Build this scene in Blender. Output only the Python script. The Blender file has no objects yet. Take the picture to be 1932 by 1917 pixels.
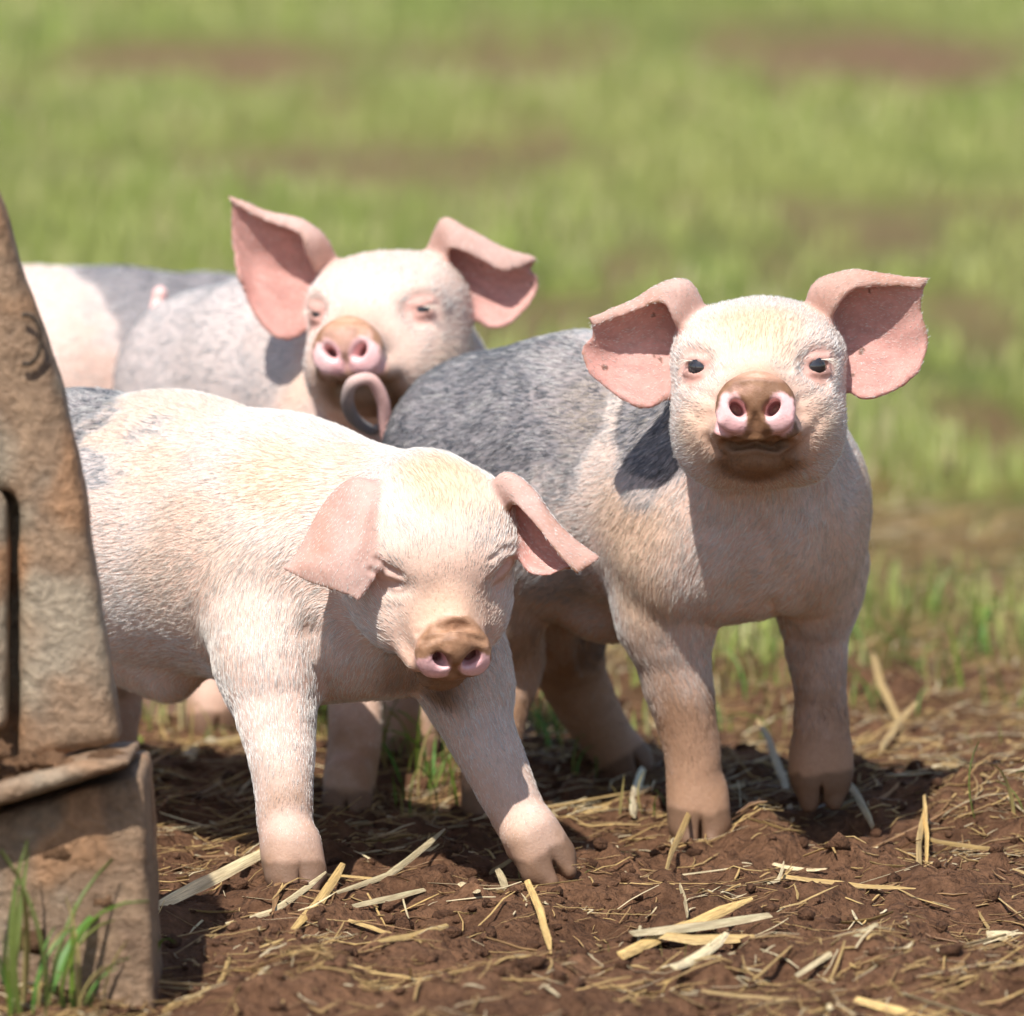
import bpy, bmesh, math, random, time
import numpy as np
from mathutils import Vector, Matrix
import openvdb as vdb

T0 = time.time()
SC = bpy.context.scene
COL = SC.collection
rng = np.random.default_rng(7)
random.seed(7)
R_ = math.radians

# ------------------------------------------------------------------ camera, sky, sun, exposure
CAM_Y, CAM_Z, PITCH, LENS = -5.0, 0.85, 6.71, 251.0
cd = bpy.data.cameras.new('camera'); cam = bpy.data.objects.new('camera', cd); COL.objects.link(cam)
cam.location = (0, CAM_Y, CAM_Z); cam.rotation_euler = (R_(90 - PITCH), 0, 0)
cd.lens = LENS; cd.sensor_width = 36; cd.clip_start = 0.05; cd.clip_end = 500
cd.dof.use_dof = True; cd.dof.focus_distance = 4.95; cd.dof.aperture_fstop = 6.3; cd.dof.aperture_blades = 9
SC.camera = cam

SUN_EL, SUN_AZ = 55.0, -20.0           # azimuth from behind the camera, negative = left
sv = Vector((math.sin(R_(SUN_AZ)) * math.cos(R_(SUN_EL)), -math.cos(R_(SUN_AZ)) * math.cos(R_(SUN_EL)), math.sin(R_(SUN_EL))))
w = bpy.data.worlds.new('World'); SC.world = w; w.use_nodes = True
wn = w.node_tree
sky = wn.nodes.new('ShaderNodeTexSky'); sky.sky_type = 'NISHITA'; sky.sun_disc = False
sky.sun_elevation = R_(SUN_EL); sky.sun_rotation = math.atan2(sv.x, sv.y)
wn.links.new(sky.outputs[0], wn.nodes['Background'].inputs[0]); wn.nodes['Background'].inputs[1].default_value = 0.115
sl = bpy.data.lights.new('sun', 'SUN'); sl.energy = 5.0; sl.angle = R_(0.53); sl.color = (1.0, 0.975, 0.935)
so = bpy.data.objects.new('sun', sl); COL.objects.link(so); so.rotation_euler = sv.to_track_quat('Z', 'Y').to_euler(); so.location = (0, -3, 6)
SC.view_settings.view_transform = 'Standard'; SC.view_settings.look = 'None'
SC.view_settings.exposure = 0.42; SC.view_settings.gamma = 1.0; SC.view_settings.use_curve_mapping = False
SC.cycles.use_denoising = True; SC.cycles.use_adaptive_sampling = True; SC.cycles.adaptive_threshold = 0.025
SC.cycles.max_bounces = 6; SC.cycles.diffuse_bounces = 3; SC.cycles.glossy_bounces = 3; SC.cycles.transparent_max_bounces = 8
try:
    SC.cycles_curves.shape = 'RIBBONS'; SC.cycles_curves.subdivisions = 2
except Exception:
    pass

# ------------------------------------------------------------------ helpers
PW, PH = 1932.0, 1917.0                 # the measuring scale: picture width and height
_p = R_(PITCH)
def ray(px, py):
    x = (px - PW / 2) / PW * 36 / LENS; z = -(py - PH / 2) / PW * 36 / LENS
    return np.array([x, math.cos(_p) + z * math.sin(_p), -math.sin(_p) + z * math.cos(_p)])
def at(px, py, Y):
    d = ray(px, py); t = (Y - CAM_Y) / d[1]
    return np.array([0, CAM_Y, CAM_Z]) + d * t
def ground_at(px, py, z=0.0):
    d = ray(px, py); t = (CAM_Z - z) / -d[2]
    return np.array([0, CAM_Y, CAM_Z]) + d * t
def ppm(Y):                              # measured picture units per metre at depth Y
    return PW * LENS / 36 / (Y - CAM_Y)
def project(P):
    P = np.asarray(P, float) - np.array([0, CAM_Y, CAM_Z])
    f = np.array([0, math.cos(_p), -math.sin(_p)]); u = np.array([0, math.sin(_p), math.cos(_p)])
    d = P @ f
    return np.stack([PW / 2 + P[..., 0] / d * LENS / 36 * PW, PH / 2 - (P @ u) / d * LENS / 36 * PW], -1)

def hash3(ix, iy, iz, seed):
    h = (ix.astype(np.int64) * 374761393 + iy.astype(np.int64) * 668265263 + iz.astype(np.int64) * 2147483647 + seed * 144665) & 0xffffffff
    h = ((h ^ (h >> 13)) * 1274126177) & 0xffffffff
    h = (h ^ (h >> 16)) & 0xffffffff
    return (h & 0xffff).astype(np.float32) / 65535.0
def vnoise(P, seed=0):
    P = np.asarray(P, np.float64)
    i = np.floor(P).astype(np.int64); f = (P - i).astype(np.float32); f = f * f * (3 - 2 * f)
    r = 0
    for a in (0, 1):
        for b in (0, 1):
            for c in (0, 1):
                wgt = (f[..., 0] if a else 1 - f[..., 0]) * (f[..., 1] if b else 1 - f[..., 1]) * (f[..., 2] if c else 1 - f[..., 2])
                r = r + wgt * hash3(i[..., 0] + a, i[..., 1] + b, i[..., 2] + c, seed)
    return r * 2 - 1
def fbm(P, scale, oct=3, seed=0, gain=0.5):
    P = np.asarray(P) * scale; a = 1.0; r = 0; n = 0
    for o in range(oct):
        r = r + a * vnoise(P * (2.03 ** o) + 17.3 * o, seed + o); n += a; a *= gain
    return r / n
def sstep(a, b, x):
    t = np.clip((x - a) / (b - a), 0, 1); return t * t * (3 - 2 * t)
def mixc(a, b, t):
    a = np.asarray(a, float); b = np.asarray(b, float)
    return a + (b - a) * np.asarray(t)[..., None]

def mesh_obj(name, verts, faces, mat=None, parent=None, smooth=True):
    me = bpy.data.meshes.new(name)
    verts = np.asarray(verts, np.float32)
    if isinstance(faces, np.ndarray):
        n, k = faces.shape
        me.vertices.add(len(verts)); me.vertices.foreach_set('co', verts.ravel())
        me.loops.add(n * k); me.loops.foreach_set('vertex_index', faces.astype(np.int32).ravel())
        me.polygons.add(n); me.polygons.foreach_set('loop_start', np.arange(0, n * k, k, dtype=np.int32))
        me.update(calc_edges=True)
    else:
        me.from_pydata([tuple(map(float, v)) for v in verts], [], faces)
    me.validate()
    if smooth: me.polygons.foreach_set('use_smooth', np.ones(len(me.polygons), bool))
    if mat: me.materials.append(mat)
    o = bpy.data.objects.new(name, me); COL.objects.link(o)
    if parent is not None:
        o.parent = parent; o.matrix_parent_inverse = parent.matrix_world.inverted()
    return o
def empty(name, loc):
    o = bpy.data.objects.new(name, None); COL.objects.link(o); o.location = loc; o.empty_display_size = 0.05
    bpy.context.view_layer.update()
    return o
def tag(o, label=None, cat=None, group=None, kind=None):
    if label: o['label'] = label
    if cat: o['category'] = cat
    if group: o['group'] = group
    if kind: o['kind'] = kind
    return o
def vcol(me, name, rgb):
    a = me.color_attributes.new(name, 'FLOAT_COLOR', 'POINT')
    c = np.ones((len(rgb), 4), np.float32); c[:, :3] = rgb
    a.data.foreach_set('color', c.ravel())
def vfloat(me, name, v):
    a = me.attributes.new(name, 'FLOAT', 'POINT'); a.data.foreach_set('value', np.asarray(v, np.float32))

# ------------------------------------------------------------------ materials
def nt(name):
    m = bpy.data.materials.new(name); m.use_nodes = True
    t = m.node_tree; return m, t, t.nodes['Principled BSDF']
def N(t, kind, **kw):
    n = t.nodes.new(kind)
    for k, v in kw.items(): setattr(n, k, v)
    return n
def setin(n, **kw):
    for k, v in kw.items(): n.inputs[k.replace('_', ' ')].default_value = v
def noise(t, scale, detail=4, rough=0.55, vec=None):
    n = N(t, 'ShaderNodeTexNoise'); setin(n, Scale=scale, Detail=detail, Roughness=rough)
    if vec: t.links.new(vec, n.inputs['Vector'])
    return n
def ramp(t, fac, stops):
    r = N(t, 'ShaderNodeValToRGB'); e = r.color_ramp.elements
    while len(e) < len(stops): e.new(0.5)
    for el, (p, c) in zip(e, stops): el.position = p; el.color = (*c, 1)
    t.links.new(fac, r.inputs[0]); return r
def bump(t, b, h, strength, dist):
    n = N(t, 'ShaderNodeBump'); setin(n, Strength=strength, Distance=dist)
    t.links.new(h, n.inputs['Height']); t.links.new(n.outputs[0], b.inputs['Normal']); return n

def mat_skin():
    m, t, b = nt('pig_skin')
    a = N(t, 'ShaderNodeAttribute', attribute_name='skin')
    tc = N(t, 'ShaderNodeTexCoord')
    n1 = noise(t, 260, 5, 0.6, tc.outputs['Object'])
    mx = N(t, 'ShaderNodeMix', data_type='RGBA', blend_type='MULTIPLY'); setin(mx, Factor=0.35)
    r = ramp(t, n1.outputs[0], [(0.3, (0.72, 0.66, 0.62)), (0.65, (1.12, 1.1, 1.08))])
    t.links.new(a.outputs['Color'], mx.inputs[6]); t.links.new(r.outputs[0], mx.inputs[7])
    t.links.new(mx.outputs[2], b.inputs['Base Color'])
    wt = N(t, 'ShaderNodeAttribute', attribute_name='wet')
    mr = N(t, 'ShaderNodeMapRange'); setin(mr, To_Min=0.62, To_Max=0.22); t.links.new(wt.outputs['Fac'], mr.inputs[0]); t.links.new(mr.outputs[0], b.inputs['Roughness'])
    setin(b, Subsurface_Weight=0.04, Subsurface_Scale=0.006); b.inputs['Subsurface Radius'].default_value = (1.0, 0.4, 0.25)
    b.inputs['Specular IOR Level'].default_value = 0.35
    n2 = noise(t, 520, 4, 0.65, tc.outputs['Object'])
    bump(t, b, n2.outputs[0], 0.28, 0.002)
    th = N(t, 'ShaderNodeAttribute', attribute_name='thin'); tr = N(t, 'ShaderNodeBsdfTranslucent'); ms = N(t, 'ShaderNodeMixShader')
    t.links.new(mx.outputs[2], tr.inputs[0]); t.links.new(th.outputs['Fac'], ms.inputs[0]); t.links.new(b.outputs[0], ms.inputs[1]); t.links.new(tr.outputs[0], ms.inputs[2]); t.links.new(ms.outputs[0], t.nodes['Material Output'].inputs[0])
    return m
def mat_hair():
    m, t, b = nt('pig_hair')
    a = N(t, 'ShaderNodeAttribute', attribute_name='hcol'); t.links.new(a.outputs['Color'], b.inputs['Base Color'])
    setin(b, Roughness=0.38); b.inputs['Specular IOR Level'].default_value = 0.55
    tr = N(t, 'ShaderNodeBsdfTranslucent'); t.links.new(a.outputs['Color'], tr.inputs[0])
    mx = N(t, 'ShaderNodeMixShader'); mx.inputs[0].default_value = 0.3
    t.links.new(b.outputs[0], mx.inputs[1]); t.links.new(tr.outputs[0], mx.inputs[2])
    t.links.new(mx.outputs[0], t.nodes['Material Output'].inputs[0])
    return m
def mat_plain(name, c, rough=0.6, var=0.25, scale=60, spec=0.4, bumps=0.0, transl=0.0):
    m, t, b = nt(name)
    tc = N(t, 'ShaderNodeTexCoord'); n = noise(t, scale, 5, 0.6, tc.outputs['Object'])
    lo = tuple(max(0, x * (1 - var)) for x in c); hi = tuple(min(1, x * (1 + var)) for x in c)
    r = ramp(t, n.outputs[0], [(0.3, lo), (0.7, hi)])
    t.links.new(r.outputs[0], b.inputs['Base Color']); setin(b, Roughness=rough); b.inputs['Specular IOR Level'].default_value = spec
    if bumps: bump(t, b, n.outputs[0], bumps, 0.003)
    if transl:
        tr = N(t, 'ShaderNodeBsdfTranslucent'); t.links.new(r.outputs[0], tr.inputs[0])
        mx = N(t, 'ShaderNodeMixShader'); mx.inputs[0].default_value = transl
        t.links.new(b.outputs[0], mx.inputs[1]); t.links.new(tr.outputs[0], mx.inputs[2]); t.links.new(mx.outputs[0], t.nodes['Material Output'].inputs[0])
    return m
def mat_attr(name, attr, rough=0.6, spec=0.4, transl=0.0, var=0.2, scale=90, bumps=0.0, bdist=0.002):
    m, t, b = nt(name)
    a = N(t, 'ShaderNodeAttribute', attribute_name=attr)
    tc = N(t, 'ShaderNodeTexCoord'); n = noise(t, scale, 5, 0.65, tc.outputs['Object'])
    r = ramp(t, n.outputs[0], [(0.3, (1 - var,) * 3), (0.7, (1 + var,) * 3)])
    mx = N(t, 'ShaderNodeMix', data_type='RGBA', blend_type='MULTIPLY'); setin(mx, Factor=1.0)
    t.links.new(a.outputs['Color'], mx.inputs[6]); t.links.new(r.outputs[0], mx.inputs[7]); t.links.new(mx.outputs[2], b.inputs['Base Color'])
    setin(b, Roughness=rough); b.inputs['Specular IOR Level'].default_value = spec
    if bumps: bump(t, b, n.outputs[0], bumps, bdist)
    if transl:
        tr = N(t, 'ShaderNodeBsdfTranslucent'); t.links.new(mx.outputs[2], tr.inputs[0])
        ms = N(t, 'ShaderNodeMixShader'); ms.inputs[0].default_value = transl
        t.links.new(b.outputs[0], ms.inputs[1]); t.links.new(tr.outputs[0], ms.inputs[2]); t.links.new(ms.outputs[0], t.nodes['Material Output'].inputs[0])
    return m
M_SKIN, M_HAIR = mat_skin(), mat_hair()
M_EYE = mat_plain('eye_dark', (0.030, 0.026, 0.028), 0.03, 0.3, 90, 1.0)
M_LASH = mat_plain('lash_white', (0.75, 0.66, 0.55), 0.5, 0.1)
def mat_soil():
    m, t, b = nt('soil'); at_ = N(t, 'ShaderNodeAttribute', attribute_name='soil'); tc = N(t, 'ShaderNodeTexCoord')
    n1 = noise(t, 95, 6, 0.7, tc.outputs['Object']); n2 = noise(t, 420, 4, 0.6, tc.outputs['Object'])
    vo = N(t, 'ShaderNodeTexVoronoi'); setin(vo, Scale=150.0); t.links.new(tc.outputs['Object'], vo.inputs['Vector'])
    r = ramp(t, n1.outputs[0], [(0.30, (0.55, 0.50, 0.47)), (0.72, (1.45, 1.42, 1.40))])
    mx = N(t, 'ShaderNodeMix', data_type='RGBA', blend_type='MULTIPLY'); setin(mx, Factor=1.0); t.links.new(at_.outputs['Color'], mx.inputs[6]); t.links.new(r.outputs[0], mx.inputs[7]); t.links.new(mx.outputs[2], b.inputs['Base Color'])
    m1 = N(t, 'ShaderNodeMath', operation='MULTIPLY_ADD'); m1.inputs[1].default_value = 0.35; t.links.new(n2.outputs[0], m1.inputs[0]); t.links.new(n1.outputs[0], m1.inputs[2])
    m2 = N(t, 'ShaderNodeMath', operation='MULTIPLY_ADD'); m2.inputs[1].default_value = -0.45; t.links.new(vo.outputs['Distance'], m2.inputs[0]); t.links.new(m1.outputs[0], m2.inputs[2])
    setin(b, Roughness=0.92); b.inputs['Specular IOR Level'].default_value = 0.15; bump(t, b, m2.outputs[0], 1.0, 0.014)
    return m
M_SOIL = mat_soil()
M_GRASS = mat_attr('grass_blade', 'tint', 0.5, 0.35, 0.35, 0.12, 30)
M_STRAW = mat_attr('straw', 'tint', 0.5, 0.4, 0.15, 0.25, 140, 0.4, 0.001)
def mat_stalk():
    m, t, b = nt('straw_stem'); at_ = N(t, 'ShaderNodeAttribute', attribute_name='tint'); tc = N(t, 'ShaderNodeTexCoord'); oi = N(t, 'ShaderNodeObjectInfo')
    mp = N(t, 'ShaderNodeMapping'); mp.inputs['Scale'].default_value = (5, 260, 260); t.links.new(tc.outputs['Object'], mp.inputs[0])
    ad = N(t, 'ShaderNodeVectorMath', operation='ADD'); t.links.new(mp.outputs[0], ad.inputs[0]); t.links.new(oi.outputs['Location'], ad.inputs[1])
    n = noise(t, 1.0, 5, 0.7, ad.outputs[0]); n2 = noise(t, 3.2, 3, 0.6, tc.outputs['Object'])
    r = ramp(t, n.outputs[0], [(0.32, (0.45, 0.38, 0.30)), (0.62, (1.15, 1.12, 1.05))])
    mx = N(t, 'ShaderNodeMix', data_type='RGBA', blend_type='MULTIPLY'); setin(mx, Factor=1.0); t.links.new(at_.outputs['Color'], mx.inputs[6]); t.links.new(r.outputs[0], mx.inputs[7])
    hs = N(t, 'ShaderNodeHueSaturation'); mr = N(t, 'ShaderNodeMapRange'); setin(mr, To_Min=0.6, To_Max=1.15); t.links.new(oi.outputs['Random'], mr.inputs[0]); t.links.new(mr.outputs[0], hs.inputs['Value']); t.links.new(mx.outputs[2], hs.inputs['Color'])
    t.links.new(hs.outputs[0], b.inputs['Base Color']); setin(b, Roughness=0.45); bump(t, b, n.outputs[0], 0.6, 0.001)
    return m
M_STALK = mat_stalk()

# ------------------------------------------------------------------ ground
FEET = []                                # x, y, radius of prints pressed into the soil (filled before the sheet is made)
def ground_h(x, y):
    P = np.stack([x, y, np.zeros_like(x)], -1)
    near = np.clip(1 - np.maximum(np.abs(x) - 0.9, 0) / 1.0, 0, 1) * np.clip(1 - np.maximum(y - 1.2, 0) / 1.5, 0, 1)
    h = 0.012 * fbm(P, 4.5, 3, 3) * near
    l = fbm(P + 3, 16, 3, 11)
    h = h + near * 0.020 * np.maximum(l, -0.3) + near * 0.010 * (0.35 - np.abs(fbm(P + 8, 13, 2, 15)))
    c = vnoise(P * 38 + 5, 21); c2 = vnoise(P * 75 + 9, 25)
    h = h + near * (0.009 * np.maximum(c, 0) ** 0.8 + 0.0055 * np.maximum(c2, 0) ** 0.7 + 0.0024 * vnoise(P * 150, 27))
    h = h + 0.035 * np.exp(-(((x - 0.40) / 0.13) ** 2 + ((y - 0.22) / 0.16) ** 2)) * near     # heap of soil right of the piglets
    h = h + 0.04 * fbm(P, 0.5, 2, 31) * np.clip((y - 1.5) / 4, 0, 1)
    return h
def ground_z(x, y):
    x = np.asarray(x, float); y = np.asarray(y, float)
    h = ground_h(x, y)
    for fx, fy, fr, dep in FEET:
        d2 = ((x - fx) ** 2 + (y - fy) ** 2) / (fr * fr)
        wgt = np.exp(-d2 * 0.9)
        h = h * (1 - wgt) + wgt * (-dep)
        h = h + 0.004 * np.exp(-((np.sqrt(d2) - 1.5) / 0.35) ** 2)
    return h

# ------------------------------------------------------------------ piglets: sculpted as a blended distance field, meshed once
class Ell:
    def __init__(s, c, r, R=None):
        s.c = np.asarray(c, float); s.r = np.asarray(r, float); s.R = np.eye(3) if R is None else np.asarray(R, float); s.flow = None
    def box(s):
        e = np.sqrt(((s.R * s.r) ** 2).sum(1)); return s.c - e, s.c + e
    def d(s, x, y, z):
        x = x - s.c[0]; y = y - s.c[1]; z = z - s.c[2]
        k0 = 0; k1 = 0
        for i in range(3):
            q = (x * s.R[0, i] + y * s.R[1, i] + z * s.R[2, i]) / s.r[i]
            k0 = k0 + q * q; k1 = k1 + (q / s.r[i]) ** 2
        k0 = np.sqrt(k0); return k0 * (k0 - 1) / np.sqrt(k1 + 1e-9)
class Tube:
    def __init__(s, a, b, ra, rb, L=None):
        s.a = np.asarray(a, float); s.b = np.asarray(b, float)
        s.ra = np.broadcast_to(np.asarray(ra, float), 2); s.rb = np.broadcast_to(np.asarray(rb, float), 2)
        s.ab = s.b - s.a; s.l2 = (s.ab ** 2).sum() + 1e-12; s.L = L; s.flow = None
    def box(s):
        m = max(s.ra.max(), s.rb.max()); return np.minimum(s.a, s.b) - m, np.maximum(s.a, s.b) + m
    def d(s, x, y, z):
        x = x - s.a[0]; y = y - s.a[1]; z = z - s.a[2]; A = s.ab
        t = np.clip((x * A[0] + y * A[1] + z * A[2]) / s.l2, 0, 1)
        x = x - t * A[0]; y = y - t * A[1]; z = z - t * A[2]
        if s.L is None:
            return np.sqrt(x * x + y * y + z * z) - (s.ra[0] + t * (s.rb[0] - s.ra[0]))
        rl = s.ra[0] + t * (s.rb[0] - s.ra[0]); rv = s.ra[1] + t * (s.rb[1] - s.ra[1])
        vl = x * s.L[0] + y * s.L[1] + z * s.L[2]
        rest = np.maximum(x * x + y * y + z * z - vl * vl, 0)
        k0 = np.sqrt(vl * vl / rl ** 2 + rest / rv ** 2); k1 = np.sqrt(vl * vl / rl ** 4 + rest / rv ** 4 + 1e-9)
        return k0 * (k0 - 1) / k1
class Field:
    def __init__(s, lo, hi, h):
        s.h = h; s.lo = np.asarray(lo, float); s.n = np.ceil((np.asarray(hi) - s.lo) / h).astype(int) + 1
        s.D = np.full(s.n, 1.0, np.float32)
        s.ax = [(s.lo[i] + np.arange(s.n[i]) * h).astype(np.float32) for i in range(3)]
    def sl(s, lo, hi):
        i0 = np.clip(np.floor((lo - s.lo) / s.h).astype(int), 0, s.n); i1 = np.clip(np.ceil((hi - s.lo) / s.h).astype(int) + 1, 0, s.n)
        return tuple(slice(a, b) for a, b in zip(i0, i1))
    def op(s, p, k, sub=False):
        lo, hi = p.box(); pad = max(k, 0.006) + 0.004
        q = s.sl(lo - pad, hi + pad)
        g = [s.ax[0][q[0]][:, None, None], s.ax[1][q[1]][None, :, None], s.ax[2][q[2]][None, None, :]]
        if 0 in (len(s.ax[0][q[0]]), len(s.ax[1][q[1]]), len(s.ax[2][q[2]])): return
        d = p.d(*g).astype(np.float32); D = s.D[q]
        if sub:
            hh = np.clip(0.5 - 0.5 * (D + d) / k, 0, 1); s.D[q] = D + (-d - D) * hh + k * hh * (1 - hh)
        else:
            hh = np.clip(0.5 + 0.5 * (d - D) / k, 0, 1); s.D[q] = d + (D - d) * hh - k * hh * (1 - hh)
    def stamp(s, pts, rad, k):
        E = np.full(s.n, 0.5, np.float32) if False else None
        lo = pts.min(0) - 0.016; hi = pts.max(0) + 0.016; q = s.sl(lo, hi)
        o = np.array([a.start for a in q]); shp = [a.stop - a.start for a in q]
        E = np.full(shp, 0.5, np.float32); rr = int(math.ceil(0.013 / s.h))
        X = [s.ax[i][q[i]] for i in range(3)]
        for p, r in zip(pts, rad):
            c = np.round((p - s.lo) / s.h).astype(int) - o
            a = np.maximum(c - rr, 0); b = np.minimum(c + rr + 1, shp)
            if (b <= a).any(): continue
            v = E[a[0]:b[0], a[1]:b[1], a[2]:b[2]]
            dd = ((X[0][a[0]:b[0]] - p[0]) ** 2)[:, None, None] + ((X[1][a[1]:b[1]] - p[1]) ** 2)[None, :, None] + ((X[2][a[2]:b[2]] - p[2]) ** 2)[None, None, :]
            np.minimum(v, np.sqrt(dd) - r, out=v)
        D = s.D[q]; hh = np.clip(0.5 + 0.5 * (E - D) / k, 0, 1)
        s.D[q] = E + (D - E) * hh - k * hh * (1 - hh)
    def mesh(s):
        g = vdb.FloatGrid(3 * s.h); a = np.clip(s.D, -3 * s.h, 3 * s.h)
        g.copyFromArray(np.ascontiguousarray(a))
        P, Q = g.convertToQuads(0.0)
        P = np.asarray(P) * s.h + s.lo; Q = np.asarray(Q).astype(np.int32)
        a, b, c = P[Q[:, 0]], P[Q[:, 1]], P[Q[:, 2]]
        if (np.cross(b - a, c - a) * a).sum() + 0 * len(P) < 0 or False:
            pass
        v = (np.cross(b - a, P[Q[:, 3]] - a) * (a - P.mean(0))).sum()
        if v < 0: Q = Q[:, ::-1].copy()
        return P, Q

def normals(P, Q):
    n = np.cross(P[Q[:, 2]] - P[Q[:, 0]], P[Q[:, 3]] - P[Q[:, 1]])
    V = np.zeros_like(P)
    for i in range(4):
        for k in range(3): V[:, k] += np.bincount(Q[:, i], n[:, k], len(P))
    return V / (np.linalg.norm(V, axis=1, keepdims=True) + 1e-12)
def relax(P, Q, it, lam=0.5):
    e = np.concatenate([Q[:, [0, 1]], Q[:, [1, 2]], Q[:, [2, 3]], Q[:, [3, 0]]])
    deg = np.bincount(e[:, 0], minlength=len(P)) + np.bincount(e[:, 1], minlength=len(P))
    for _ in range(it):
        S = np.stack([np.bincount(e[:, 0], P[e[:, 1], k], len(P)) + np.bincount(e[:, 1], P[e[:, 0], k], len(P)) for k in range(3)], 1)
        P = P + lam * (S / deg[:, None] - P)
    return P

def euler(rx, ry, rz):
    return np.array(Matrix.Rotation(rz, 3, 'Z') @ Matrix.Rotation(rx, 3, 'X') @ Matrix.Rotation(ry, 3, 'Y'))
# head frame in centimetres: x to the picture's right when the animal faces the camera, y towards the camera along the snout, z up
LM = dict(eyeL=(-4.05, 3.0, 1.7), eyeR=(4.05, 3.0, 1.7), disc=(0, 9.9, -0.5), discL=(-2.75, 9.5, -0.5), discR=(2.75, 9.5, -0.5), earL=(-3.5, -2.4, 4.4), earR=(3.5, -2.4, 4.4))
def head_pose(marks, Y, scale=None, wts={}):
    base = np.diag([1.0, -1.0, 1.0])     # mirrored y: +y of the head points towards the camera; x keeps the picture's direction
    keys = list(marks); L = np.array([LM[k] for k in keys]); T = np.array([marks[k] for k in keys], float)
    W = np.array([wts.get(k, 0.35 if k.startswith('ear') else 1.0) for k in keys])
    c0 = at(*T[:3].mean(0), Y)
    x = np.array([0, 0, 0, c0[0], c0[2], scale or 1.0])
    def res(x):
        R = euler(x[0], x[1], x[2]) @ base
        Pw = (L * x[5] * 0.01) @ R.T + np.array([x[3], Y, x[4]])
        r = ((project(Pw) - T) * W[:, None]).ravel()
        if scale: r = np.append(r, (x[5] - scale) * 3000)
        return r
    for _ in range(40):
        r = res(x); J = np.stack([(res(x + np.eye(6)[i] * 1e-4) - r) / 1e-4 for i in range(6)], 1)
        x = x - 0.7 * np.linalg.lstsq(J, r, rcond=None)[0]
    R = euler(x[0], x[1], x[2]) @ base
    print('head pose deg', np.degrees(x[:3]).round(1), 'scale', round(x[5], 3), 'err', np.abs(res(x)).max().round(1))
    return R, np.array([x[3], Y, x[4]]), x[5] * 0.01

def cr(net, u, v):
    """Catmull-Rom surface through a net of points, u and v in 0..1"""
    net = np.asarray(net, float)
    def basis(n, t):
        f = t * (n - 1); i = np.clip(np.floor(f).astype(int), 0, n - 2); f = f - i
        W = np.zeros((len(t), n))
        b = np.stack([-.5 * f ** 3 + f ** 2 - .5 * f, 1.5 * f ** 3 - 2.5 * f ** 2 + 1, -1.5 * f ** 3 + 2 * f ** 2 + .5 * f, .5 * f ** 3 - .5 * f ** 2], 1)
        for k in range(4):
            np.add.at(W, (np.arange(len(t)), np.clip(i + k - 1, 0, n - 1)), b[:, k])
        return W
    return np.einsum('ui,vj,ijk->uvk', basis(net.shape[0], u), basis(net.shape[1], v), net)

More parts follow.
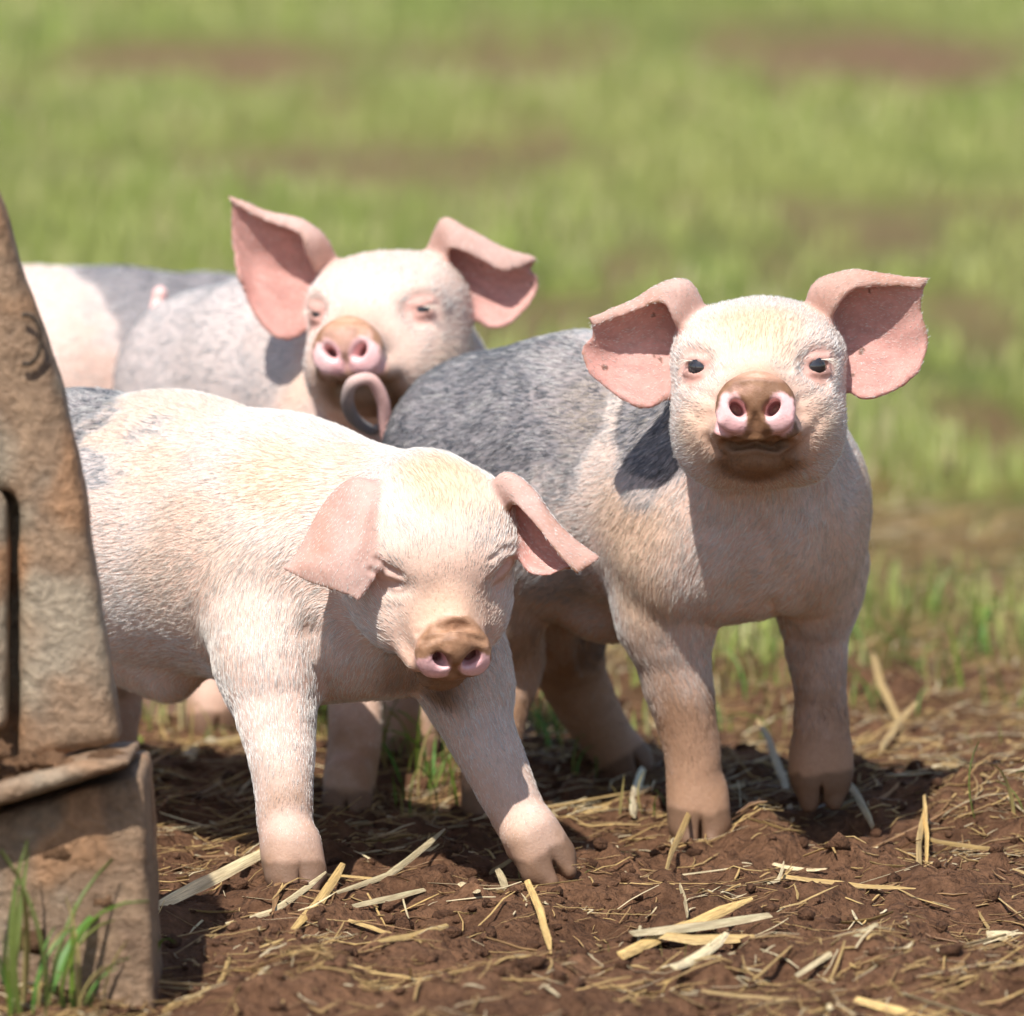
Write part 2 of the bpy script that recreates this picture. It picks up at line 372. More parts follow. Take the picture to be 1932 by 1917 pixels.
class Pig:
    def __init__(s, h): s.h = h; s.pr = []; s.subs = []; s.ears = []; s.flow = []
    def add(s, p, k=0.02, flow=None):
        p.flow = flow; s.pr.append((p, k)); return p
    def sub(s, p, k=0.003): s.subs.append((p, k))
    def chain(s, pts, k=0.012, flow=None):
        """pts: (px, py, Y, radius in picture units) joints of a limb"""
        n0 = len(pts); W = np.array([list(at(a, b, Y)) + [r / ppm(Y)] for a, b, Y, r in pts]); uu = np.linspace(0, 1, (n0 - 1) * 3 + 1)
        W = cr(np.stack([W, W], 1), uu, np.array([0.0]))[:, 0]; Rr = W[:, 3]; W = W[:, :3]
        for i in range(len(W) - 1):
            f = W[i + 1] - W[i]; s.add(Tube(W[i], W[i + 1], Rr[i], Rr[i + 1]), k if i < 4 else 0.003, f / np.linalg.norm(f) if flow is None else flow)
        return W
    def foot(s, c, fwd, size=1.0, lift=0.0, up=(0, 0, 1)):
        """two hooved toes and dewclaws; c = middle of the sole"""
        up = np.asarray(up, float); up = up / np.linalg.norm(up); fwd = np.asarray(fwd, float); fwd = fwd - up * (fwd @ up); fwd = fwd / np.linalg.norm(fwd)
        lat = np.cross(fwd, up); lat /= np.linalg.norm(lat); q = 0.01 * size; dn = -up
        for sg in (-1, 1):
            a = c + up * 3.4 * q + lat * sg * 0.55 * q - fwd * 0.25 * q
            b = c + up * 1.35 * q + fwd * 0.35 * q + lat * sg * 0.82 * q
            e = c + up * 0.65 * q + fwd * 1.15 * q + lat * sg * 0.66 * q
            s.add(Tube(a, b, 1.02 * q, 0.96 * q), 0.012, dn); s.add(Tube(b, e, 0.98 * q, 0.62 * q), 0.005, dn)
            s.add(Tube(c + up * 3.2 * q - fwd * 1.3 * q + lat * sg * 0.8 * q, c + up * 2.3 * q - fwd * 1.7 * q + lat * sg * 1.0 * q, 0.55 * q, 0.35 * q), 0.005, dn)
        A = np.stack([lat, fwd, up], 1)
        s.sub(Ell(c + fwd * 1.9 * q + up * 0.55 * q, (0.13 * q, 1.3 * q, 1.6 * q), A), 0.003)
        s.hooves.append((c, A, q))
    hooves = None
    def head(s, pose, eyes='open', mouth=True, jowl=1.0, tilt=0.0, cran=(-2.2, 6.0), jaw=0.0):
        R, t, sc = pose; s.pose = pose
        # flow vectors for the coat: back from the snout, up over the brow
        def W(p): return np.asarray(p, float) @ R.T * sc + t
        def V(p): p = np.asarray(p, float) @ R.T; return p / np.linalg.norm(p)
        def E(c, r, k, rot=None, flow=(0, -1, 0)):
            A = R if rot is None else R @ rot
            s.add(Ell(W(c), np.asarray(r) * sc, A), k * sc, V(flow))
        def C(a, b, ra, rb, k, flow=(0, -1, 0), L=None):
            s.add(Tube(W(a), W(b), np.asarray(ra) * sc, np.asarray(rb) * sc, None if L is None else V(L)), k * sc, V(flow))
        E((0, cran[0], 0.5), (5.8, cran[1], 5.0), 2.2, flow=(0, -1, .3))
        for g in (-1, 1): E((g * 2.6, cran[0] + .6, 2.4), (3.0, cran[1] * .7, 2.7), 1.6, flow=(g * .3, -1, .3))
        E((0, 1.6, 0.9), (4.7, 4.4, 3.9), 2.0, flow=(0, -.8, .6))
        for g in (-1, 1):
            E((g * 3.0 * jowl, 0.2, -2.9), (3.1, 4.8, 4.2), 1.5, flow=(g * .5, -1, -.3))
            E((g * 2.4, 3.6, -2.2), (2.6, 3.4, 2.9), 1.6, flow=(g * .5, -1, 0))
            E((g * 3.5, 2.0, 2.1), (1.55, 1.6, 1.4), 1.6, flow=(g * .6, -.5, .7))
        C((0, 2.5, -0.6), (0, 7.9, -0.55), (3.7, 3.3), (2.6, 2.3), 1.3, L=(1, 0, 0))
        C((0, 5.5, 1.2), (0, 8.4, 0.8), 1.35, 1.0, 1.2)
        for g in (-1, 1):                                       # upper lip folds beside the disc
            C((g * 2.75, 5.0, -2.3), (g * 2.2, 8.2, -2.1), 1.3, 0.85, 0.45, flow=(g * .4, -1, -.3))
        C((0, 0.5, -4.7), (0, 6.7 + jaw, -4.1), (3.6, 2.6), (1.9, 1.35), 0.9, L=(1, 0, 0), flow=(0, -1, -.4))
        # the gristle disc of the snout with a raised rim, turned about its lower edge
        RT = np.array(Matrix.Rotation(R_(tilt), 3, 'X')); piv = np.array((0, 8.6, -1.2)); s.tilt = (RT, piv)
        W0, E0 = W, E
        def W(p): return W0((np.asarray(p, float) - piv) @ RT.T + piv)
        def E(c, r, k): s.add(Ell(W(c), np.asarray(r) * sc, R @ RT), k * sc, V((0, -1, 0)))
        E((0, 9.0, -0.45), (2.85, 0.85, 2.4), 0.5)
        E((0, 9.35, -0.15), (2.45, 0.65, 2.0), 0.4)
        for g in (-1, 1):
            E((g * 1.45, 9.55, -0.75), (1.35, 0.55, 1.5), 0.35)
        s.sub(Ell(W((0, 10.25, -1.9)), np.array((0.35, 0.6, 1.2)) * sc, R @ RT), 0.35 * sc)
        for g in (-1, 1):
            rot = np.array(Matrix.Rotation(g * 0.75, 3, 'Y') @ Matrix.Rotation(g * 0.3, 3, 'Z'))
            s.sub(Ell(W((g * 1.12, 9.9, -0.5)), np.array((0.42, 1.5, 0.70)) * sc, R @ RT @ rot), 0.42 * sc)
        s.sub(Ell(W((0, 9.35, 1.95)), np.array((2.6, 0.28, 0.5)) * sc, R @ RT), 0.3 * sc)      # crease above the disc
        W = W0
        if False:
            for g in (-1, 1):
                rot = np.array(Matrix.Rotation(-g * 0.10, 3, 'Y') @ Matrix.Rotation(-0.04, 3, 'X'))
                s.sub(Ell(W((g * 1.25, 5.9, -2.98)), np.array((1.95, 2.6, 0.07)) * sc, R @ rot), 0.26 * sc)
        s.eyeinfo = []
        for g in (-1, 1):
            c = np.array((g * 3.85, 2.7, 1.65)); out = np.array((g * 0.62, 0.75, 0.12)); out /= np.linalg.norm(out)
            lat = np.cross(out, (0, 0, 1)); lat /= np.linalg.norm(lat); up = np.cross(lat, out)
            A = np.stack([lat, out, up], 1)
            q_ = 0.45 if eyes == 'shut' else 0.6; s.sub(Ell(W(c + out * (1.25 if eyes == 'shut' else 1.1)), np.array((1.6, q_, 1.1)) * sc, R @ A), 1.2 * sc)
            s.eyeinfo.append((c, out, lat, up, eyes))
        s.lids = True
    def ear(s, net, zf, Y0, rad=(0.0032, 0.00135), inner=-1):
        """net rows root to tip of (x, y, depth cm); inner: side that is the hollow (-1 = towards the camera)"""
        N3 = np.array([[at(*zf(x, y), Y0 + 0.01 * d) for x, y, d in row] for row in net])
        u = np.linspace(0, 1, 92); v = np.linspace(0, 1, 110)
        S = cr(N3, u, v)
        du = np.gradient(S, axis=0); dv = np.gradient(S, axis=1); n = np.cross(du, dv); n /= np.linalg.norm(n, axis=2, keepdims=True) + 1e-12
        if n[:, 30:, 1].mean() * inner < 0: n = -n
        edge = np.minimum(1, np.minimum((1 - u)[:, None] / 0.12 + 0 * v, np.minimum(v, 1 - v)[None, :] / 0.10))
        r = rad[1] + (rad[0] - rad[1]) * (1 - u)[:, None] ** 1.5 * (0.5 + 0.5 * edge)
        S = S + 0.0007 * fbm(S, 60, 2, 5)[..., None] * n
        s.ears.append((S, n, r, du / (np.linalg.norm(du, axis=2, keepdims=True) + 1e-12)))
    def build(s):
        lo = np.min([p.box()[0] for p, k in s.pr] + [e[0].reshape(-1, 3).min(0) for e in s.ears], 0) - 0.015
        hi = np.max([p.box()[1] for p, k in s.pr] + [e[0].reshape(-1, 3).max(0) for e in s.ears], 0) + 0.015
        F = Field(lo, hi, s.h)
        for p, k in s.pr: F.op(p, k)
        for p, k in s.subs: F.op(p, k, True)
        R, t, sc = s.pose
        W = lambda p: np.asarray(p, float) @ R.T * sc + t
        for c, out, lat, up, mode in s.eyeinfo:                # lids around each eye, then the slit
            A = R @ np.stack([lat, out, up], 1)
            F.op(Ell(W(c), np.array((1.12, 1.02, 1.0)) * sc, A), 0.30 * sc)
            if mode == 'open':   op = (0.78, 0.95, 0.42)
            elif mode == 'squint': op = (0.62, 0.85, 0.15)
            else: op = None
            if op:
                F.op(Ell(W(c + out * 0.75 - up * 0.02), np.array(op) * sc, A), 0.14 * sc, True)
                for sgn in (1, -1):
                    F.op(Tube(W(c + out * 0.62 + lat * 1.0 + up * sgn * 0.55), W(c + out * 0.62 - lat * 1.0 + up * sgn * 0.5), 0.13 * sc, 0.13 * sc), 0.25 * sc)
            else:
                F.op(Tube(W(c + out * 1.05 + lat * 0.95 - up * 0.12), W(c + out * 1.05 - lat * 0.95 + up * 0.05), 0.10 * sc, 0.10 * sc), 0.22 * sc, True)
            F.op(Tube(W(c + out * 0.8 + lat * 0.95 + up * 1.0), W(c + out * 0.8 - lat * 0.95 + up * 1.0), 0.03 * sc, 0.03 * sc), 0.26 * sc, True)
        for S, n, r, f in s.ears: F.stamp(S.reshape(-1, 3), np.broadcast_to(r, S.shape[:2]).ravel(), 0.007)
        P, Q = F.mesh()
        P = relax(P, Q, 2, 0.5)
        return P, Q

def skin_data(s, P, Nv):
    """coat flow, ear side and head coordinates for points on the surface"""
    fl = np.zeros_like(P); wt = np.zeros(len(P)) + 1e-9
    for p, k in s.pr:
        if p.flow is None: continue
        w = np.exp(-np.clip(p.d(P[:, 0], P[:, 1], P[:, 2]), -0.03, 0.3) / 0.008); fl += w[:, None] * p.flow; wt += w
    fl /= wt[:, None]
    ear = np.zeros(len(P)); side = np.zeros(len(P)); eu = np.zeros(len(P)); ev = np.zeros(len(P))
    for S, n, r, f in s.ears:
        Q = S[::2, ::2].reshape(-1, 3); nn = n[::2, ::2].reshape(-1, 3); ff = f[::2, ::2].reshape(-1, 3)
        nu, nvv = S[::2, ::2].shape[:2]
        m = np.where(((P > Q.min(0) - 0.01) & (P < Q.max(0) + 0.01)).all(1))[0]
        for ch in np.array_split(m, max(1, len(m) // 3000)):
            if not len(ch): continue
            d = ((P[ch] ** 2).sum(1)[:, None] + (Q ** 2).sum(1)[None] - 2 * P[ch] @ Q.T)
            j = d.argmin(1); dd = np.sqrt(np.maximum(d[np.arange(len(ch)), j], 0))
            wv = 1 - sstep(0.0040, 0.0085, dd)
            b = wv > ear[ch]; c = ch[b]; j = j[b]
            ear[c] = wv[b]; side[c] = np.sign((Nv[c] * nn[j]).sum(1)); eu[c] = (j // nvv) / nu; ev[c] = (j % nvv) / nvv
            fl[c] = fl[c] * (1 - wv[b][:, None]) + ff[j] * wv[b][:, None]
    R, t, sc = s.pose
    HL = (P - t) @ R / sc
    return fl, ear, side, eu, ev, HL
# zoom windows in which the ears were measured: picture x, y from window x, y
Z1 = lambda x, y: (1056.5 + .3937 * x, 478 + .3937 * y)
Z2 = lambda x, y: (478 + .3674 * x, 830 + .3674 * y)
Z3 = lambda x, y: (402.5 + .3515 * x, 327 + .3515 * y)
def dz(row, depths): return [(a, b, d) for (a, b), d in zip(row, depths)]

GREY = np.array((0.115, 0.125, 0.14)); MUD = np.array((0.30, 0.15, 0.066)); MUDD = np.array((0.12, 0.06, 0.032))
PINK = np.array((0.62, 0.40, 0.325)); CREAM = np.array((0.70, 0.54, 0.45)); EARP = np.array((0.66, 0.33, 0.28)); STAIN = np.array((0.78, 0.50, 0.27))

def paint(s, P, Nv, D, spec):
    fl, ear, side, eu, ev, H = D
    n1 = fbm(P, 22, 3, 41); n2 = fbm(P, 70, 3, 47); n3 = fbm(P, 9, 2, 53); nf = fbm(P, 220, 2, 59)
    skin = mixc(CREAM, PINK, np.clip(0.45 + 0.45 * n1, 0, 1))
    hair = np.tile(np.array((0.94, 0.905, 0.85)), (len(P), 1)); hl = np.ones(len(P)); wet = np.zeros(len(P))
    # warm stains on the coat
    st = sstep(0.05, 0.55, n3 + 0.4 * n1) * spec.get('stain', 0.6)
    for c, r, a in spec.get('stains', []):
        st = np.maximum(st, a * sstep(1.0, 0.2, np.linalg.norm(P - c, axis=1) / r + 0.35 * n1))
    hair = mixc(hair, (0.80, 0.58, 0.36), st * 0.75); skin = mixc(skin, STAIN, st * 0.45)
    # grey saddle
    g = np.zeros(len(P))
    for c, r, a in spec.get('grey', []):
        q = np.linalg.norm((P - c) / np.asarray(r), axis=1)
        g = np.maximum(g, a * sstep(1.12, 0.80, q + 0.18 * n1 + spec.get('ragged', 0.14) * n2))
    spec['_g'] = g
    skin = mixc(skin, np.where((g > .72)[:, None], np.array((0.17, 0.175, 0.19)), np.array((.46, .45, .45))), g * 0.85)
    # mud on the legs
    z = P[:, 2] - spec.get('ground', 0.0)
    lim = spec.get('mudh', 0.10)
    body_low = 1.0
    md = sstep(lim, lim * 0.25, z + 0.045 * n1 + 0.02 * n2) * spec.get('mud', 0.8)
    md = np.clip(md * (0.75 + 0.7 * np.clip(n2 + 0.3, 0, 1)), 0, 1)
    for c, r, a in spec.get('muds', []):
        md = np.maximum(md, a * sstep(1.15, 0.15, np.linalg.norm((P - c) / np.asarray(r), axis=1) + 0.45 * n1 + 0.5 * n2 + 0.2 * nf))
    skin = mixc(skin, MUD, md * 0.8); hair = mixc(hair, MUD * 1.3, md * 0.85)
    hl = hl * (1 - 0.4 * sstep(0.13, 0.07, z))
    for c, A_, q in s.hooves:
        lz = (P - c) @ A_[:, 2] / q; ln = np.linalg.norm(P - c - A_[:, 2] * 2 * q, axis=1) / q
        near = sstep(5.5, 4.0, ln)
        hl = hl * (1 - 0.92 * sstep(7.5, 4.5, ln) * sstep(6.0, 1.8, lz))
        hv = near * sstep(2.7, 2.2, lz + 0.5 * n2)
        skin = mixc(skin, (0.13, 0.07, 0.038), hv * 0.8); hair = mixc(hair, MUD, near * sstep(4, 2, lz + .8 * n2) * .6)
    # ears
    inn = ear * (side > 0); outr = ear * (side <= 0)
    ec = mixc(EARP, (0.74, 0.42, 0.36), np.clip(0.35 + 0.9 * n1 + 0.3 * n2, 0, 1))
    stk = fbm(np.stack([eu * 5, ev * 22, 0 * eu], -1), 1.0, 3, 77); ec = ec * (1 + 0.28 * stk)[:, None]
    skin = mixc(skin, ec, inn * 0.95); skin = mixc(skin, mixc((.72, .48, .41), (0.60, 0.34, 0.26), np.clip(.4 + n1 + .5 * n2, 0, 1)), outr * 0.9)
    spk = (vnoise(P * 170, 71) > 0.80) & (inn > 0.5) & (fbm(P, 30, 1, 73) > 0.1)
    skin = mixc(skin, MUDD, 0.8 * spk)
    rim = ear * sstep(0.93, 1.0, np.maximum(eu, np.abs(ev * 2 - 1)))
    skin = mixc(skin, MUD * 0.9, rim * sstep(0.15, 0.5, n2 + 0.2) * 0.7 * spec.get('rimmud', 1.0))
    hl = hl * (1 - 0.66 * ear)
    # face
    x, y, zz = H[:, 0], H[:, 1], H[:, 2]
    inh = sstep(11.5, 10.5, np.linalg.norm(H - np.array((0, 3, -.5)), axis=1)) * (1 - ear)
    er = np.minimum(np.linalg.norm((H - np.array((-4.3, 3.2, 1.65))) / np.array((2.0, 2.0, 1.7)), axis=1), np.linalg.norm((H - np.array((4.3, 3.2, 1.65))) / np.array((2.0, 2.0, 1.7)), axis=1))
    ew = sstep(1.0, 0.45, er + 0.2 * n2) * inh
    skin = mixc(skin, (0.72, 0.38, 0.32), ew * spec.get('eyepink', 0.7)); hl = hl * (1 - 0.75 * ew)
    ew2 = sstep(0.58, 0.44, er) * inh * (y > 2.4); skin = mixc(skin, (0.33, 0.16, 0.12), ew2 * spec.get('liddark', 0.35))
    # snout disc
    RT, piv = s.tilt; HT = (H - piv) @ RT + piv; x, y, zz = HT[:, 0], HT[:, 1], HT[:, 2]
    dk = sstep(8.2, 8.85, y + 0.25 * n2) * inh * (np.abs(x) < 3.2) * (zz > -3.0) * (zz < 2.4)
    pk = mixc((0.84, 0.46, 0.46), (0.86, 0.56, 0.54), np.clip(.5 + n2, 0, 1))
    nos = np.minimum(np.hypot((x - 1.35) / 1.15, (zz + 0.95) / 1.25), np.hypot((x + 1.35) / 1.15, (zz + 0.95) / 1.25))
    mudm = np.clip(spec['snout'](x, zz, nos, n2, n1, nf) * (spec.get('mudk', 0.8) + .5 * n2 + .4 * n1), 0, 1)
    pk = mixc(pk, (0.66, 0.38, 0.27), sstep(.9, 1.6, zz + .4 * n2))
    mudm = mudm * (1 - spec.get('toplight', .1) * sstep(1.2, 1.8, zz + .5 * n2))
    pk = mixc(pk, mixc(np.array((.42, .23, .13)), np.array((.21, .105, .055)), np.clip(.45 + .8 * n1 + .9 * n2 + .6 * nf, 0, 1)), mudm)
    skin = mixc(skin, pk, dk); wet = np.maximum(wet, dk * (0.9 - 0.75 * mudm))
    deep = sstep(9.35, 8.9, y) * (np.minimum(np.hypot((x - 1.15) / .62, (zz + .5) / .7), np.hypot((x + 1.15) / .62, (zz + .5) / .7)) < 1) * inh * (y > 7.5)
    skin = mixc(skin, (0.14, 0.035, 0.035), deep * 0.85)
    hl = hl * (1 - 0.97 * dk)
    mz = sstep(4.5, 8.0, y) * inh; hl = hl * (1 - 0.55 * mz)
    skin = mixc(skin, (0.66, 0.40, 0.28), np.clip(mz * (0.65 + .6 * n1), 0, 1) * (1 - dk)); hair = mixc(hair, (.74, .52, .34), np.clip(mz * (0.5 + .8 * n1), 0, .8))
    # dirty chin
    x, y, zz = H[:, 0], H[:, 1], H[:, 2]
    ch = sstep(-2.0, -3.0, zz + .4 * n2) * sstep(3.2, 5.6, y) * sstep(4.0, 2.0, np.abs(x) + .6 * n1) * inh * spec.get('chin', 0.5)
    skin = mixc(skin, MUD * .7, ch * 0.9); hair = mixc(hair, MUD * .8, ch * 0.9)
    return skin, hair, hl, wet, g, md

def make_coat(pig, name, P, Q, Nv, D, spec, parent, count, length, rad):
    skin, hair, hl, wet, g, md = spec['_pt']
    A = np.linalg.norm(np.cross(P[Q[:, 2]] - P[Q[:, 0]], P[Q[:, 3]] - P[Q[:, 1]]), axis=1) * 0.5
    wq = A * (0.25 + 0.75 * np.clip(hl[Q].mean(1), 0.02, 1)); wq *= (hl[Q].mean(1) > 0.06)
    cum = np.cumsum(wq); f = np.searchsorted(cum, rng.random(count) * cum[-1])
    a, b = rng.random((2, count))
    W4 = np.stack([(1 - a) * (1 - b), a * (1 - b), a * b, (1 - a) * b], 1)
    ip = lambda X: (X[Q[f]] * (W4[..., None] if X.ndim == 2 else W4)).sum(1)
    p, n, fl = ip(P), ip(Nv), ip(D[0]); n /= np.linalg.norm(n, axis=1, keepdims=True)
    L = length * ip(hl) * rng.uniform(0.55, 1.25, count)
    wob = np.stack([fbm(p, 45, 2, 80 + i) for i in range(3)], 1)
    tdir = fl + 0.30 * wob + rng.normal(0, 0.12, (count, 3)); tdir -= n * (tdir * n).sum(1, keepdims=True)
    tdir /= np.linalg.norm(tdir, axis=1, keepdims=True) + 1e-9
    lift = rng.uniform(0.08, 0.27, count)[:, None] + 0.12 * (ip(D[1])[:, None])
    ts = np.array([0, 0.34, 0.68, 1.0])
    pts = np.stack([p - n * 0.0002 + L[:, None] * (tdir * t + n * lift * (t * 1.3 - 0.55 * t * t)) for t in ts], 1)
    hc = ip(hair); gg = ip(g)
    lock = fbm(p, 75, 2, 91)
    hc = mixc(hc, (0.55, 0.57, 0.59), np.clip(gg * 1.3, 0, 1) * (gg < .72))
    dark = rng.random(count) < np.clip((gg - .70) / .22 * (0.62 + 0.5 * lock), 0, 0.90)
    hc = np.where(dark[:, None], GREY * rng.uniform(0.5, 1.9, (count, 1)), hc * rng.uniform(0.60, 1.06, (count, 1)))
    hc = np.where((gg > .3)[:, None] & ~dark[:, None], hc * 0.85 + 0.0, hc)
    cu = bpy.data.hair_curves.new(name); cu.add_curves([4] * count)
    cu.points.foreach_set('position', pts.astype(np.float32).ravel())
    r = cu.attributes.get('radius') or cu.attributes.new('radius', 'FLOAT', 'POINT')
    rr = (rad * rng.uniform(0.7, 1.2, (count, 1)) * np.array([1, 0.9, 0.65, 0.15])[None]).astype(np.float32); r.data.foreach_set('value', rr.ravel())
    ca = cu.attributes.new('hcol', 'FLOAT_COLOR', 'CURVE'); c4 = np.ones((count, 4), np.float32); c4[:, :3] = np.clip(hc, 0, 1); ca.data.foreach_set('color', c4.ravel())
    cu.materials.append(M_HAIR)
    o = bpy.data.objects.new(name, cu); COL.objects.link(o); o.parent = parent; o.matrix_parent_inverse = parent.matrix_world.inverted()
    return o

def ball(name, c, r, A, mat, parent, seg=20, rings=14):
    th = np.linspace(0, math.pi, rings); ph = np.linspace(0, 2 * math.pi, seg, endpoint=False)
    V = np.array([[math.sin(t) * math.cos(p), math.sin(t) * math.sin(p), math.cos(t)] for t in th for p in ph]) * np.asarray(r)
    V = V @ np.asarray(A).T + c
    F = [(i * seg + j, i * seg + (j + 1) % seg, (i + 1) * seg + (j + 1) % seg, (i + 1) * seg + j) for i in range(rings - 1) for j in range(seg)]
    return mesh_obj(name, V, F, mat, parent)

def finish(pig, spec, label, coat, tail=None):
    t0 = time.time()
    P, Q = pig.build(); Nv = normals(P, Q)
    mus = 0.0011 * fbm(P, 38, 2, 61) + 0.0016 * fbm(P, 14, 2, 63)
    for pts, w_, amp, ylim in spec.get('creases', []):
        Wd = np.array([at(a_, b_, Y_) for a_, b_, Y_ in pts]); best = np.full(len(P), 1e9)
        for i in range(len(Wd) - 1):
            a_, b_ = Wd[i, [0, 2]], Wd[i + 1, [0, 2]]; e = b_ - a_; q = P[:, [0, 2]] - a_
            tt = np.clip((q @ e) / (e @ e), 0, 1); best = np.minimum(best, np.hypot(*(q - tt[:, None] * e).T))
        fac = np.clip(-Nv[:, 1] + .2, 0, 1) * (np.abs(P[:, 1] - Wd[:, 1].mean()) < ylim)
        mus = mus - fac * amp * (np.exp(-(best / w_) ** 2) - 0.45 * np.exp(-((best - 1.9 * w_) / (1.1 * w_)) ** 2))
    P = P + Nv * mus[:, None]; Nv = normals(P, Q)
    P[:, 2] = np.maximum(P[:, 2], -0.03)
    D = skin_data(pig, P, Nv)
    spec['_pt'] = paint(pig, P, Nv, D, spec); skin, hair, hl, wet, g, md = spec['_pt']
    base = spec['base']
    root = empty('piglet', base); tag(root, label, 'piglet', 'spotted pink piglets')
    o = mesh_obj('body', P, Q, M_SKIN, root)
    vcol(o.data, 'skin', np.clip(skin, 0, 1)); vfloat(o.data, 'wet', wet); vfloat(o.data, 'thin', 0.28 * D[1])
    R, t, sc = pig.pose; W = lambda p: np.asarray(p, float) @ R.T * sc + t
    for c, out, lat, up, mode in pig.eyeinfo:
        A = R @ np.stack([lat, out, up], 1)
        if mode == 'shut': continue
        ball('eye', W(c + out * (0.08 if mode == 'open' else -0.04)), np.array((0.93, 0.93, 0.93)) * sc, A, M_EYE, root)
    lash = []
    for c, out, lat, up, mode in pig.eyeinfo:
        if mode == 'shut': continue
        so = np.sign((lat[0] * c[0]))
        for i in range(9):
            q = so * (-0.15 + 1.0 * (i + rng.random()) / 9); b0 = c + out * (1.08 - 0.35 * q * q) + lat * q * 0.95 + up * (0.40 if mode == 'open' else 0.2)
            b1 = b0 + out * 0.35 + lat * so * 0.25 + up * rng.uniform(-.2, .0); b2 = b1 + out * 0.15 + lat * so * 0.45 - up * rng.uniform(.25, .6)
            lash.append([W(b0), W(b1), W(b2)])
    if lash and spec.get('lashes', True):
        cu = bpy.data.hair_curves.new('eyelashes'); cu.add_curves([3] * len(lash)); cu.points.foreach_set('position', np.array(lash, np.float32).ravel())
        r = cu.attributes.get('radius') or cu.attributes.new('radius', 'FLOAT', 'POINT'); r.data.foreach_set('value', np.tile(np.array([.00022, .00016, .00005], np.float32), len(lash)))
        cu.materials.append(M_LASH); lo = bpy.data.objects.new('eyelashes', cu); COL.objects.link(lo); lo.parent = root; lo.matrix_parent_inverse = root.matrix_world.inverted()
    if tail:
        pts, rads, cols = tail
        pts = np.asarray(pts, float); k = len(pts); uu = np.linspace(0, 1, 60)
        C = cr(np.stack([pts, pts], 1), uu, np.array([0.0]))[:, 0]; rr = np.interp(uu, np.linspace(0, 1, k), rads)
        tg = np.gradient(C, axis=0); tg /= np.linalg.norm(tg, axis=1, keepdims=True)
        u0 = np.cross(tg, (0.3, 0.9, 0.2)); u0 /= np.linalg.norm(u0, axis=1, keepdims=True); v0 = np.cross(tg, u0)
        S = 12; an = np.linspace(0, 2 * math.pi, S, endpoint=False)
        V = (C[:, None] + rr[:, None, None] * (u0[:, None] * np.cos(an)[None, :, None] + v0[:, None] * np.sin(an)[None, :, None])).reshape(-1, 3)
        V = np.vstack([V, C[-1] + tg[-1] * rads[-1] * 0.6])
        F = [(i * S + j, i * S + (j + 1) % S, (i + 1) * S + (j + 1) % S, (i + 1) * S + j) for i in range(59) for j in range(S)] + [(59 * S + j, 59 * S + (j + 1) % S, len(V) - 1) for j in range(S)]
        to = mesh_obj('tail', V, F, M_SKIN, root)
        cc = np.array([[np.interp(x, np.linspace(0, 1, len(cols)), np.array(cols)[:, q]) for q in range(3)] for x in uu]); cc = np.repeat(cc, S, 0); cc = np.vstack([cc, cc[-1]])
        vcol(to.data, 'skin', cc); vfloat(to.data, 'wet', np.zeros(len(V)))
    if coat: make_coat(pig, 'hair', P, Q, Nv, D, spec, root, *coat)
    for c_, A_, q in pig.hooves:
        if c_[2] < 0.02: FEET.append((c_[0], c_[1], 0.026, -(c_[2] + 0.009)))
    print('piglet', len(P), 'verts', round(time.time() - t0, 1), 's')
    return root

def torso(pig, st, k=0.018, flow_dn=-0.25):
    """st: (px, py, Y, lateral radius, vertical radius) from rump to chest"""
    W = [at(a, b, Y) for a, b, Y, rl, rv in st]
    for i in range(len(W) - 1):
        hd = W[i + 1] - W[i]; hd2 = hd.copy(); hd2[2] = 0; hd2 /= np.linalg.norm(hd2)
        L = np.array([hd2[1], -hd2[0], 0])
        f = -hd / np.linalg.norm(hd) + np.array([0, 0, flow_dn])
        pig.add(Tube(W[i], W[i + 1], (st[i][3], st[i][4]), (st[i + 1][3], st[i + 1][4]), L), k, f)
    return W

